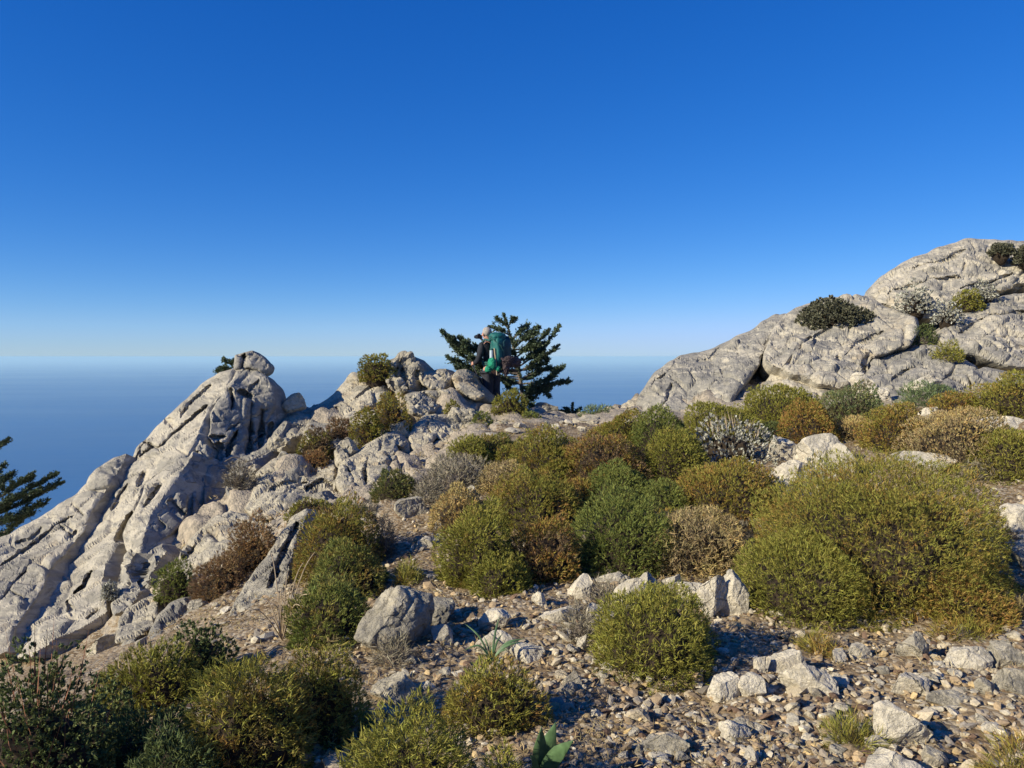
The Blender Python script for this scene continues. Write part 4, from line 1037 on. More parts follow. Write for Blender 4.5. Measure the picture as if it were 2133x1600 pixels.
SHRUBS = [
 # --- the big ones near the camera
 ((1580,948,2056,1316),'biggest cushion shrub, broad green-gold dome above the gravel at the right',dict(mat='leaf_green',style='spiny',ripe=.54,dead=.16,lump=.5,nl=18)),
 ((1538,1110,1790,1312),'green cushion shrub leaning against the left side of the biggest one',dict(mat='leaf_green',style='spiny',ripe=.25,dead=.10,lump=.4,nl=9)),
 ((1915,1190,2078,1318),'low golden cushion spilling from the right foot of the biggest shrub',dict(mat='leaf_green',style='spiny',ripe=.72,dead=.15,lump=.5,nl=8)),
 ((1222,1218,1488,1452),'small bright green cushion shrub on the gravel in front of the arching white rock',dict(mat='leaf_green',style='spiny',ripe=.28,dead=.10,lump=.25,nl=9)),
 ((1020,978,1205,1120),'upper half of the large lumpy cushion in the centre, olive with dark gaps',dict(mat='leaf_green',style='cushion',ripe=.55,dead=.3,lump=1.0,nl=14)),
 ((912,1052,1085,1238),'green left half of the large lumpy cushion in the centre of the slope',dict(mat='leaf_green',style='cushion',ripe=.42,dead=.2,lump=1.0,nl=13)),
 ((1055,1080,1208,1222),'rusty right half of the large lumpy cushion in the centre of the slope',dict(mat='leaf_green',style='cushion',ripe=.85,dead=.42,lump=1.0,nl=13)),
 ((1090,1130,1160,1200),'little green knob sitting in the rusty half of the large lumpy cushion',dict(mat='leaf_fresh',style='cushion',ripe=.2,dead=.1,lump=.6,nl=6)),
 ((985,1150,1110,1245),'low green lobe at the front foot of the large lumpy cushion',dict(mat='leaf_green',style='cushion',ripe=.4,dead=.25,lump=.9,nl=9)),
 ((1190,1028,1412,1208),'fresh green smooth cushion shrub right of the large lumpy one',dict(mat='leaf_fresh',style='cushion',ripe=.15,dead=.05,lump=.4,nl=8)),
 ((1215,965,1350,1080),'round fresh green cushion shrub directly above the smooth fresh green one',dict(mat='leaf_fresh',style='cushion',ripe=.12,dead=.05,lump=.3,nl=6)),
 ((1332,1003,1430,1090),'small green tuft between two cushions, left of the olive one under the silver bush',dict(mat='leaf_fresh',style='cushion',ripe=.2,dead=.15,lump=.3,nl=5)),
 ((1305,1060,1560,1215),'tan bare-thorned cushion shrub of zigzag twigs above the arching white rock',dict(mat='leaf_tan',style='twiggy',ripe=.5,dead=.55,lump=.35,nl=7,cover=.85)),
 ((1405,960,1622,1120),'olive and orange cushion shrub just below the silver-leaved bush',dict(mat='leaf_green',style='cushion',ripe=.62,dead=.22,lump=.4,nl=9)),
 ((622,1048,795,1212),'green cushion shrub with a brown right side, beside the long narrow grey slab',dict(mat='leaf_green',style='cushion',ripe=.6,dead=.3,lump=.55,nl=10)),
 ((655,1128,802,1262),'green cushion lobe in the middle of the chain beside the long grey slab',dict(mat='leaf_fresh',style='cushion',ripe=.6,dead=.25,lump=.8,nl=10)),
 ((598,1205,782,1352),'lowest lumpy green cushion of the chain beside the long grey slab',dict(mat='leaf_fresh',style='cushion',ripe=.5,dead=.25,lump=.9,nl=13)),
 ((398,1150,530,1258),'lower half of the brown dry cushion on the rocks at the left, wide and tan-fringed',dict(mat='leaf_brown',style='cushion',ripe=.35,dead=.45,lump=.4,nl=7,d=7.1,zb='pix')),
 ((470,1078,586,1215),'rust-brown dry cushion higher on the rocks at the left, casting shadow right',dict(mat='leaf_brown',style='cushion',ripe=.6,dead=.25,lump=.4,nl=8,d=7.5,zb='pix')),
 ((325,1170,405,1240),'small green tuft left of the brown dry cushion on the rocks',dict(mat='leaf_fresh',style='cushion',ripe=.3,dead=.2,lump=.4,nl=5,d=7.5,zb='pix')),
 ((775,1075,825,1170),'dead grey-brown twig shrub on the right flank of the green cushions by the grey slab',dict(mat='leaf_grey',style='wisp',ripe=.3,dead=.6,name='dry_shrub',nl=6)),
 # --- middle of the slope
 ((1062,890,1215,1015),'yellow-green cushion shrub with an orange crest where the path enters the saddle',dict(mat='leaf_green',style='cushion',ripe=.55,dead=.15,lump=.5,nl=8)),
 ((1165,900,1345,1040),'orange-brown ragged cushion shrub in the middle, right of the yellow-green one',dict(mat='leaf_green',style='cushion',ripe=.85,dead=.5,lump=.9,nl=12)),
 ((1230,858,1358,955),'green cushion behind the orange-brown ragged shrub at the foot of the ridge',dict(mat='leaf_green',style='cushion',ripe=.55,dead=.3,lump=.5,nl=7)),
 ((1308,850,1440,975),'smooth green dome with a rusty seam, touching the base of the smooth ridge',dict(mat='leaf_fresh',style='cushion',ripe=.35,dead=.1,lump=.35,nl=7)),
 ((1338,890,1472,1030),'long green cushion slope left of the silver-leaved bush',dict(mat='leaf_green',style='cushion',ripe=.42,dead=.2,lump=.35,nl=8)),
 ((1415,840,1575,930),'yellow-green cushion directly behind the silver-leaved bush',dict(mat='leaf_green',style='cushion',ripe=.2,dead=.08,lump=.35,nl=7)),
 ((1530,808,1735,918),'wide green cushion along the foot of the ridge, right of the dark diagonal cleft',dict(mat='leaf_green',style='cushion',ripe=.35,dead=.18,lump=.5,nl=10)),
 ((1618,838,1740,928),'orange cushion at the foot of the ridge',dict(mat='leaf_green',style='cushion',ripe=1.0,dead=.3,lump=.4,nl=7)),
 ((1705,804,1842,905),'grey-green ragged cushion right of the orange one',dict(mat='leaf_blue',style='cushion',ripe=.6,dead=.4,lump=.6,nl=8)),
 ((1798,840,1932,950),'olive cushion with dry brown edges, left of the small white rock',dict(mat='leaf_green',style='cushion',ripe=.65,dead=.35,lump=.4,nl=7)),
 ((1880,852,2092,998),'wide tan-brown withered cushion on the right',dict(mat='leaf_tan',style='cushion',ripe=.75,dead=.55,lump=.5,nl=9)),
 ((2010,898,2180,1022),'green cushion at the right edge above the biggest cushion',dict(mat='leaf_green',style='spiny',ripe=.45,dead=.15,lump=.4,nl=8)),
 ((2038,778,2190,885),'bright green cushion at the right edge under the overhanging slab',dict(mat='leaf_green',style='spiny',ripe=.5,dead=.12,lump=.4,nl=8)),
 ((1945,815,2040,880),'small brownish cushion right of the blue-green bush',dict(mat='leaf_green',style='cushion',ripe=.7,dead=.4,lump=.5,nl=6)),
 ((1878,796,1985,858),'pale blue-green soft bush at the foot of the ridge',dict(mat='leaf_blue',style='wisp',ripe=.1,dead=.1,lump=.3,nl=6,name='soft_shrub')),
 ((900,1015,1015,1125),'tan-green thorny cushion on the left flank of the large lumpy cushion',dict(mat='leaf_tan',style='cushion',ripe=.6,dead=.3,lump=.35,nl=7)),
 ((990,965,1110,1040),'low tan cushion above the large lumpy cushion',dict(mat='leaf_tan',style='twiggy',ripe=.4,dead=.5,lump=.35,nl=7)),
 ((880,945,1030,1040),'lavender-grey twiggy bush left of the tan cushion beside the path',dict(mat='leaf_grey',style='wisp',ripe=.3,dead=.4,lump=.4,nl=7,name='dry_shrub')),
 ((930,905,1022,985),'bright green mat creeping over rock below the saddle',dict(mat='leaf_green',style='cushion',ripe=.3,dead=.12,lump=.4,nl=6,depth=.7)),
 ((985,905,1078,960),'dark green cushion with brown heart on the right of the creeping mat',dict(mat='leaf_fresh',style='cushion',ripe=.65,dead=.35,lump=.6,nl=7)),
 ((775,982,872,1050),'dark green cushion at the foot of the big fractured rock face',dict(mat='leaf_dark',style='cushion',ripe=.7,dead=.25,lump=.6,nl=8)),
 ((860,1000,930,1060),'grey wispy tuft right of the dark green cushion by the fractured rock',dict(mat='leaf_grey',style='wisp',ripe=.4,dead=.3,name='dry_shrub',nl=5)),
 ((595,1040,700,1085),'thin green and grey mat along the top of the long grey slab',dict(mat='leaf_green',style='cushion',ripe=.4,dead=.45,lump=.4,nl=6)),
 ((700,1040,790,1085),'greyish dry fringe behind the green cushion beside the grey slab',dict(mat='leaf_grey',style='wisp',ripe=.3,dead=.3,name='dry_shrub',nl=5)),
 # --- low cushions filling the gaps
 ((1335,1060,1440,1120),'low olive cushion wedged between the fresh green one and the tan bare-thorned one',dict(mat='leaf_green',style='cushion',ripe=.6,dead=.3,lump=.6,nl=7)),
 ((1255,1000,1370,1060),'low rusty cushion behind the smooth fresh green one',dict(mat='leaf_green',style='cushion',ripe=.8,dead=.35,lump=.6,nl=7)),
 ((1180,1000,1250,1070),'brown withered cushion in the gap left of the round fresh green one',dict(mat='leaf_green',style='cushion',ripe=.7,dead=.5,lump=.6,nl=6)),
 ((1395,925,1450,985),'low green cushion at the lower left of the silver-leaved bush',dict(mat='leaf_green',style='cushion',ripe=.45,dead=.2,lump=.5,nl=6)),
 ((1500,1085,1640,1160),'grey-brown low twig bush below the olive and orange cushion',dict(mat='leaf_grey',style='wisp',ripe=.3,dead=.5,name='dry_shrub',nl=7,cover=.8)),
 ((1560,880,1650,925),'dark green low cushion right behind the silver-leaved bush',dict(mat='leaf_dark',style='cushion',ripe=.4,dead=.2,lump=.5,nl=6)),
 ((1740,870,1830,925),'low tan cushion below the grey-green ragged one',dict(mat='leaf_tan',style='cushion',ripe=.5,dead=.4,lump=.5,nl=6)),
 ((1990,960,2110,1010),'pale dry tuft behind the top of the biggest cushion',dict(mat='leaf_grey',style='wisp',ripe=.4,dead=.3,name='dry_shrub',nl=6)),
 ((1120,960,1195,1030),'low olive cushion at the front of the yellow-green one near the path',dict(mat='leaf_green',style='cushion',ripe=.5,dead=.25,lump=.6,nl=6)),
 ((1030,930,1085,985),'little olive cushion on the path side of the lavender-grey bush',dict(mat='leaf_green',style='cushion',ripe=.6,dead=.3,lump=.5,nl=6)),
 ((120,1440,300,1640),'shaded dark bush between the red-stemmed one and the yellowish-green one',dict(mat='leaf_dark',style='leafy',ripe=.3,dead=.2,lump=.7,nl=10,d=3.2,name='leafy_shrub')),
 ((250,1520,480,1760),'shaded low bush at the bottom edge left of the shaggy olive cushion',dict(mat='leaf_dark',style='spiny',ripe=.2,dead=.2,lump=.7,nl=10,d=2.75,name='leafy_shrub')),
 # --- on the middle outcrop
 ((745,736,822,790),'green cushion perched on the middle outcrop left of the pitted knob',dict(mat='leaf_green',style='cushion',ripe=.45,dead=.15,lump=.3,nl=6,d=14.2,zb='pix')),
 ((775,822,858,905),'upper part of the long olive cushion draped down the middle outcrop',dict(mat='leaf_green',style='cushion',ripe=.6,dead=.3,lump=.6,nl=8,d=12.2,zb='pix')),
 ((730,845,805,940),'lower part of the long olive cushion draped down the middle outcrop',dict(mat='leaf_green',style='cushion',ripe=.55,dead=.2,lump=.5,nl=8,d=11.7,zb='pix')),
 ((672,868,742,935),'rusty brown cushion left of the long olive one',dict(mat='leaf_brown',style='cushion',ripe=.6,dead=.5,lump=.5,nl=7,d=11.9,zb='pix')),
 ((618,892,700,955),'brown and green cushion in the crook between two pale rocks of the middle outcrop',dict(mat='leaf_green',style='cushion',ripe=.5,dead=.5,lump=.5,nl=7,d=11.5,zb='pix')),
 ((628,935,690,990),'orange-brown small cushion hanging over the pitted rock slope',dict(mat='leaf_brown',style='cushion',ripe=.9,dead=.3,lump=.5,nl=6,d=11.0,zb='pix')),
 ((1026,812,1104,868),'round green cushion at the hiker\'s feet',dict(mat='leaf_green',style='cushion',ripe=.35,dead=.08,lump=.2,nl=5,d=13.6,zb='pix')),
 ((922,836,962,868),'small green tuft in the shade below the ochre boulder',dict(mat='leaf_green',style='cushion',ripe=.25,dead=.1,lump=.3,nl=5,d=13.0,zb='pix')),
 ((978,858,1030,895),'small grey-green tuft on the saddle, nearer than the round one at the hiker\'s feet',dict(mat='leaf_fresh',style='cushion',ripe=.35,dead=.2,lump=.4,nl=5,d=12.6,zb='pix')),
 ((1082,858,1130,885),'tiny green tuft on the saddle right of the round one',dict(mat='leaf_fresh',style='cushion',ripe=.2,dead=.1,lump=.3,nl=5,d=13.3,zb='pix')),
 ((1205,842,1285,870),'low grey-green bush on the skyline of the saddle',dict(mat='leaf_blue',style='wisp',ripe=.4,dead=.3,lump=.4,nl=6,d=14.5,zb='pix',name='soft_shrub')),
 ((465,960,530,1010),'dead brown twigs in the hollow at the foot of the cracked face',dict(mat='leaf_grey',style='wisp',ripe=.3,dead=.9,name='dry_shrub',nl=5,d=10.3,zb='pix')),
 # --- on the ridge
 ((1980,604,2045,645),'small green cushion high on the ridge between two silver plants',dict(mat='leaf_green',style='cushion',ripe=.1,dead=.05,lump=.3,nl=5,d=16.2,zb='pix')),
 ((1663,624,1808,684),'dark grey-green mat spreading over the crest of the ridge',dict(mat='leaf_lava',style='leafy',ripe=.3,dead=.3,lump=.5,nl=10,d=16.3,zb='pix',name='mat_shrub')),
 ((2060,508,2110,530),'small dark bush near the top of the ridge',dict(mat='leaf_lava',style='leafy',ripe=.3,dead=.3,nl=5,d=17.8,zb='pix',name='mat_shrub')),
 ((2115,510,2180,545),'dark bush at the right edge near the top of the ridge',dict(mat='leaf_lava',style='leafy',ripe=.3,dead=.3,nl=5,d=17.6,zb='pix',name='mat_shrub')),
 ((1895,675,1950,715),'dark tuft in the hollow below the silver plants of the ridge',dict(mat='leaf_dark',style='wisp',ripe=.3,dead=.3,nl=5,d=15.1,zb='pix',name='mat_shrub')),
 ((1940,708,2005,750),'thin yellowish grass tuft on the ridge below the dark hollow',dict(mat='leaf_green',style='wisp',ripe=.4,dead=.3,nl=5,d=14.0,zb='pix',name='grass_tuft',cat='grass tuft')),
 # --- silver leaved plants
 ((1432,865,1606,985),'largest silver-leaved bush with tall dry stalks, beside the bleached boulder',dict(mat='leaf_silver',style='silver',ripe=.4,dead=.3,lump=.4,nl=9,name='silver_plant',cat='plant',stems=46)),
 ((1640,955,1745,1040),'smaller silver-leaved plant between the bleached boulder and the biggest cushion',dict(mat='leaf_silver',style='silver',ripe=.4,dead=.3,lump=.4,nl=7,name='silver_plant',cat='plant',stems=6)),
 ((1868,588,1945,648),'silver-leaved plant on the ridge, left of two others there',dict(mat='leaf_silver',style='silver',ripe=.4,dead=.2,lump=.5,nl=7,d=16.2,zb='pix',name='silver_plant',cat='plant')),
 ((1945,625,2002,672),'silver-leaved plant on the ridge, lowest of three',dict(mat='leaf_silver',style='silver',ripe=.4,dead=.2,lump=.5,nl=6,d=15.5,zb='pix',name='silver_plant',cat='plant')),
 ((2028,585,2075,625),'silver-leaved plant on the ridge just right of the small green cushion',dict(mat='leaf_silver',style='silver',ripe=.4,dead=.2,lump=.5,nl=6,d=16.4,zb='pix',name='silver_plant',cat='plant')),
 ((213,1212,245,1245),'tiny silver plant growing in the dark cleft of the left slabs',dict(mat='leaf_silver',style='silver',ripe=.4,dead=.1,nl=5,d=8.2,zb='pix',name='silver_plant',cat='plant',sizef=.6)),
 # --- dry twig bushes on the gravel
 ((1168,1262,1250,1350),'grey leafless twig bush against the white upright-grained rock',dict(mat='leaf_grey',style='wisp',ripe=.2,dead=.4,nl=5,name='dry_shrub',cover=.45)),
 ((1218,1208,1305,1275),'grey leafless twig bush behind the arching white rock\'s left end',dict(mat='leaf_grey',style='wisp',ripe=.2,dead=.4,nl=5,name='dry_shrub',cover=.45)),
 ((772,1318,862,1400),'dry grey grass bush growing against the front of the lone boulder',dict(mat='leaf_grey',style='wisp',ripe=.3,dead=.2,nl=5,name='dry_shrub',cover=.5)),
 ((820,1170,880,1225),'sparse green-grey tuft behind the lone boulder',dict(mat='leaf_green',style='wisp',ripe=.4,dead=.4,nl=5,name='grass_tuft',cat='grass tuft',cover=.6)),
 # --- nearest row, cut by the bottom edge
 ((385,1362,650,1720),'big shaggy olive cushion in the near row, left of centre at the bottom edge',dict(mat='leaf_green',style='spiny',ripe=.5,dead=.30,lump=.8,nl=12,d=3.0,sizef=.95)),
 ((560,1350,775,1600),'dark-hearted olive cushion joined to the right of the big shaggy one',dict(mat='leaf_green',style='spiny',ripe=.55,dead=.38,lump=.9,nl=12,d=3.3,sizef=.95)),
 ((690,1475,1010,1760),'bright green cushion cut by the bottom edge, nearest to the camera',dict(mat='leaf_green',style='spiny',ripe=.3,dead=.12,lump=.4,nl=9,d=2.55,sizef=.9)),
 ((925,1385,1140,1530),'golden-green cushion with a straw-coloured crest behind the nearest one',dict(mat='leaf_green',style='spiny',ripe=.62,dead=.15,lump=.5,nl=8,d=3.35)),
 ((985,1562,1110,1700),'small green tuft beside the broad-leaved bulb plant at the bottom edge',dict(mat='leaf_green',style='spiny',ripe=.4,dead=.2,lump=.4,nl=6,d=2.5,sizef=.9)),
 ((205,1345,430,1560),'yellowish-green bush in front of the rubble, left of the shaggy olive cushion',dict(mat='leaf_green',style='cushion',ripe=.35,dead=.22,lump=.6,nl=12,d=3.9,name='leafy_shrub',stems=24)),
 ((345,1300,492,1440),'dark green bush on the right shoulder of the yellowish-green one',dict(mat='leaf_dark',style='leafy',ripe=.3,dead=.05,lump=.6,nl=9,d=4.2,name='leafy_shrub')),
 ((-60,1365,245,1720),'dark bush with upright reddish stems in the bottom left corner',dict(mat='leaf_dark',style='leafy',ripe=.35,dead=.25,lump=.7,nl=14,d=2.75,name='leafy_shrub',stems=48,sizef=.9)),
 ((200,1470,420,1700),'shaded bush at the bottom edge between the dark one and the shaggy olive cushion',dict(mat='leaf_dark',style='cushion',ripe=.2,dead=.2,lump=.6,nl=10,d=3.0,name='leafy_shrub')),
 ((1712,1500,1838,1580),'green and tan grass tuft left of the long cream slab',dict(mat='leaf_green',style='grass',ripe=.55,dead=.3,nl=5,name='grass_tuft',cat='grass tuft',sizef=.6,cover=.8)),
 ((2050,1530,2190,1660),'yellow grass tuft in the bottom right corner',dict(mat='leaf_green',style='grass',ripe=.6,dead=.2,nl=5,name='grass_tuft',cat='grass tuft',d=2.75,sizef=.7)),
 ((2085,1240,2170,1300),'thin dry grass at the right edge below the shaded rock',dict(mat='leaf_tan',style='wisp',ripe=.4,dead=.4,nl=5,name='grass_tuft',cat='grass tuft',cover=.35)),
 ((1660,1318,1740,1372),'sparse yellowing sprigs on the gravel under the biggest cushion',dict(mat='leaf_green',style='wisp',ripe=.8,dead=.2,nl=5,name='grass_tuft',cat='grass tuft',cover=.25)),
 ((1935,1290,2080,1345),'thin fringe of grass along the right foot of the biggest cushion',dict(mat='leaf_green',style='wisp',ripe=.6,dead=.3,nl=5,name='grass_tuft',cat='grass tuft',cover=.25)),
]
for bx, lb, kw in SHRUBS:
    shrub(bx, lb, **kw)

# ---- litter: dead leaves, stray shoots and dry grass on the soil between the bushes
def build_litter():
    rng = np.random.default_rng(99)
    n = 17500
    y = 2.4 * (13.0 / 2.4) ** (rng.uniform(0, 1, n) ** 0.95)
    x = rng.uniform(-0.45, 1.0, n) * (y + 0.4)
    q = np.c_[x * 0.9, y * 0.9, np.zeros(n)]
    dens = 0.42 + 0.9 * noise(q, 71) + 0.5 * noise(q * 3, 72) - np.where((x > 0.5) & (y < 5.0), 0.42, 0)
    k = rng.uniform(0, 1, n) < np.clip(dens, 0.04, 1)
    x, y = x[k], y[k]; n = len(x)
    nb = 4
    P = np.repeat(np.c_[x, y, ground(np.c_[x, y]) + 0.012], nb, 0) + rng.normal(size=(n * nb, 3)) * np.array([.02, .02, .003])
    d = rng.normal(size=(n * nb, 3)); d[:, 2] = np.abs(d[:, 2]) * rng.choice([0.25, 1.3], n * nb, p=[.6, .4]) + 0.1
    d /= np.linalg.norm(d, axis=1)[:, None]
    px = P[:, 1] / FPX * 2.083
    V, F = blades(P, d, np.maximum(0.038, px * 4) * rng.uniform(.5, 1.5, n * nb), np.maximum(0.004, px * 0.8), rng, 0.35)
    me = mesh_np('ground_litter', V, F); set_col(me, 'tint', tint_of(n * nb, rng))
    o = link('ground_litter', me, M['leaf_tan']); o['ripe'] = 0.4; o['dead'] = 0.75; o['kind'] = 'stuff'
build_litter()
# ------------------------------------------------------------------ gravel and loose stones
def build_gravel():
    rng = np.random.default_rng(77)
    bm = bmesh.new(); bmesh.ops.create_icosphere(bm, subdivisions=1, radius=1.0)
    IV = np.array([v.co[:] for v in bm.verts]); IF = np.array([[v.index for v in f.verts] for f in bm.faces]); bm.free()
    n = 23500
    y = 2.3 * (9.5 / 2.3) ** (rng.uniform(0, 1, n) ** 1.25)
    x = (rng.uniform(-0.38, 0.98, n)) * (y + 0.5)
    # bare gravel lies thickest on the lower right and along the path
    dens = noise(np.c_[x * 1.3, y * 1.3, np.zeros(n)], 91) + np.where((x > 0.1) & (y < 5.6), 0.9, 0.15)
    keep = rng.uniform(0, 1, n) < np.clip(0.28 + dens * 1.0, 0.04, 1)
    x, y = x[keep], y[keep]; n = len(x)
    s = 0.007 + 0.020 * rng.uniform(0, 1, n) ** 2.6
    big = rng.uniform(0, 1, n) < 0.07
    s = np.where(big, s * rng.uniform(1.2, 1.9, n), s) * (0.8 + 0.06 * y)
    z = ground(np.c_[x, y]) + 0.010 * fbm(np.c_[x, y, ground(np.c_[x, y])] * 18, 21, 3) * np.clip(1.6 - y / 9, 0, 1)
    sc = s[:, None] * np.stack([rng.uniform(.8, 1.5, n), rng.uniform(.7, 1.2, n), rng.uniform(.45, .8, n)], -1)
    a = rng.uniform(0, 2 * math.pi, n); ca, sa = np.cos(a), np.sin(a)
    V = IV[None] * (1 + rng.uniform(-.28, .28, (n, len(IV), 1)))
    V = V * sc[:, None]
    tl = rng.normal(size=(n, 2)) * 0.3
    V[:, :, 2] += V[:, :, 0] * tl[:, :1] + V[:, :, 1] * tl[:, 1:]
    X = V[:, :, 0] * ca[:, None] - V[:, :, 1] * sa[:, None] + x[:, None]
    Y = V[:, :, 0] * sa[:, None] + V[:, :, 1] * ca[:, None] + y[:, None]
    Z = V[:, :, 2] + (z + s * 0.25)[:, None]
    F = (IF[None] + (np.arange(n) * len(IV))[:, None, None]).reshape(-1, 3)
    me = mesh_np('gravel', np.stack([X, Y, Z], -1).reshape(-1, 3), F)
    pal = np.array([(.44, .375, .265), (.54, .48, .36), (.34, .28, .20), (.28, .21, .135), (.38, .28, .165), (.25, .22, .18), (.50, .37, .19), (.16, .105, .07)])
    pr = np.array([.16, .10, .14, .21, .16, .08, .05, .10])
    c = pal[rng.choice(len(pal), n, p=pr / pr.sum())] * rng.uniform(.8, 1.2, (n, 1))
    set_col(me, 'tint', np.repeat(c, len(IV), 0))
    b = NB('gravel_stone')
    nn = b.noise(b.geo.outputs['Position'], 120, 4, 0.65)
    b.bsdf(b.mix(1.0, b.attr('tint'), b.ramp(nn, .25, .75, .75, 1.25), 'MULTIPLY'), 0.9, b.bump(nn, 0.5, 0.004), 0.15)
    link('gravel', me, b.m, None, False)['kind'] = 'stuff'
build_gravel()

LANDMARKS = [(1690,1415,'pale flat pointed slab'),(1535,1430,'pair of white cracked rocks'),(1785,1356,'cream pyramid-shaped stone'),(1908,1345,'grey hollow-sided boulder'),(2015,1360,'white boulder with two ridged faces'),
    (1900,1425,'cream low rock'),(2105,1400,'broad grey slabs at the right edge'),(1870,1505,'long cream tilted slab'),(1760,1550,'green and tan grass tuft'),(1525,1525,'white rough stone near the bottom'),
    (1400,1560,'half-shaded pale rock'),(1960,1580,'cream rock at the bottom edge'),(1440,1460,'front of the small bright green cushion'),(1600,1330,'left foot of the biggest cushion'),(1620,1500,'bare soil patch'),
    (860,1320,'big lone boulder'),(1030,1375,'small strap-leaved bulb plant'),(1170,1290,'white upright-grained rock'),(1030,1460,'golden-green cushion'),(1035,1283,'half-sunk pale rock on the path'),(830,1440,'grey rock in shade'),(1190,1420,'grey stone on the gravel')]
def build_stones():
    rng = np.random.default_rng(5)
    protos = []
    for k in range(9):
        me = boulder_mesh(300 + k, (1.0, rng.uniform(.6, .9), rng.uniform(.4, .65)), 3, 12, 0.9, 0.4)
        me.polygons.foreach_set('use_smooth', np.zeros(len(me.polygons), bool))
        me.materials.append(M['white'] if k % 4 else M['rock'])
        protos.append(me)
    zones = [(1240, 2130, 1330, 1598, 118, 'small pale stone lying loose in the gravel at the lower right', 'small stones in the lower right gravel'),
             (860, 1220, 1225, 1470, 34, 'small pale stone lying loose on the gravel path left of the small green cushion', 'small stones on the gravel path'),
             (1180, 1320, 1340, 1440, 8, 'small pale stone at the left foot of the small green cushion', 'small stones by the green cushion'),
             (1030, 1330, 868, 905, 16, 'small pale stone on the bare ground of the saddle', 'small stones on the saddle'),
             (840, 930, 1110, 1215, 14, 'small pale stone on the path between the two big green shrubs', 'small stones on the upper path'),
             (190, 470, 1235, 1345, 14, 'small broken rock in the rubble under the left outcrop', 'small rubble rocks')]
    for u0, u1, v0, v1, n, lb, gr in zones:
        for k in range(n):
            h = hit(rng.uniform(u0, u1), v0 + (v1 - v0) * rng.uniform() ** 0.8)
            o = bpy.data.objects.new('stone', protos[int(rng.integers(len(protos)))])
            COL.objects.link(o)
            sz = (0.040 + 0.075 * rng.uniform() ** 2.2) * (0.85 + h.y * 0.05)
            if 'saddle' in gr or 'rubble' in gr: sz *= 1.6
            o.scale = (sz, sz, sz); o.rotation_euler = (rng.normal() * .25, rng.normal() * .25, rng.uniform(0, 6.28))
            o.location = h + Vector((0, 0, sz * 0.12))
            o['warmth'] = float(rng.uniform(0, .5)); o['greyness'] = float(rng.uniform(-.3, .5))
            lb2, gr2 = lb, gr
            if 'lower right' in gr or 'path left' in lb:
                q = h - Vector((0, 0, CAM_Z)); den = q.y * _CP + q.z * _SP
                pu = 1066.5 + FPX * q.x / den; pv = 800 - FPX * (q.z * _CP - q.y * _SP) / den
                lm = min(LANDMARKS, key=lambda m: (m[0] - pu) ** 2 + ((m[1] - pv) * 1.3) ** 2)[2]
                lb2 = 'small pale stone in the gravel by the ' + lm; gr2 = 'small stones by the ' + lm
            add_props(o, lb2, 'stone', gr2)
build_stones()

# ------------------------------------------------------------------ firs
M['fir'] = make_leaf_mat('fir_needles', (0.085, 0.115, 0.060), (0.18, 0.20, 0.085), (0.075, 0.082, 0.055), (0.05, 0.05, 0.03), 0.08, 0.55)
M['bark'] = simple_mat('grey_bark', (0.16, 0.13, 0.105), 0.9, 0.4, 50)
def tube(pts, radii, seg=6):
    pts = np.array(pts, float); n = len(pts)
    T = np.gradient(pts, axis=0); T /= np.maximum(np.linalg.norm(T, axis=1)[:, None], 1e-9)
    ref = np.array([0.3, 0.2, 1.0]) if abs(T[:, 2]).mean() < 0.8 else np.array([1.0, 0.2, 0.1])
    A = np.cross(T, ref); A /= np.maximum(np.linalg.norm(A, axis=1)[:, None], 1e-9); Bv = np.cross(T, A)
    a = np.linspace(0, 2 * math.pi, seg, endpoint=False)
    V = (pts[:, None] + np.array(radii)[:, None, None] * (np.cos(a)[None, :, None] * A[:, None] + np.sin(a)[None, :, None] * Bv[:, None])).reshape(-1, 3)
    k = np.arange(n * seg).reshape(n, seg)
    F = np.stack([k[:-1], np.roll(k[:-1], -1, 1), np.roll(k[1:], -1, 1), k[1:]], -1).reshape(-1, 4)
    V = np.concatenate([V, pts[:1], pts[-1:]])
    c0, c1 = n * seg, n * seg + 1
    caps = [(np.roll(k[0], -1)[i], k[0][i], c0, c0) for i in range(seg)] + [(k[-1][i], np.roll(k[-1], -1)[i], c1, c1) for i in range(seg)]
    return V, [list(f) for f in F.tolist()] + [list(map(int, c[:3])) for c in caps]
def tubes_mesh(name, lst):
    V, F, o = [], [], 0
    for p, r, s in lst:
        v, f = tube(p, r, s)
        V.append(v); F += [[i + o for i in q] for q in f]; o += len(v)
    me = bpy.data.meshes.new(name); me.from_pydata(np.concatenate(V).tolist(), [], F)
    return me
def curve(P, n=14):
    P = np.array(P, float); t = np.linspace(0, len(P) - 1, n)
    out = np.empty((n, P.shape[1]))
    for i, x in enumerate(t):
        k = min(int(x), len(P) - 2); f = x - k
        p0, p1, p2, p3 = P[max(k - 1, 0)], P[k], P[k + 1], P[min(k + 2, len(P) - 1)]
        out[i] = 0.5 * ((2 * p1) + (-p0 + p2) * f + (2 * p0 - 5 * p1 + 4 * p2 - p3) * f * f + (-p0 + 3 * p1 - 3 * p2 + p3) * f ** 3)
    return out
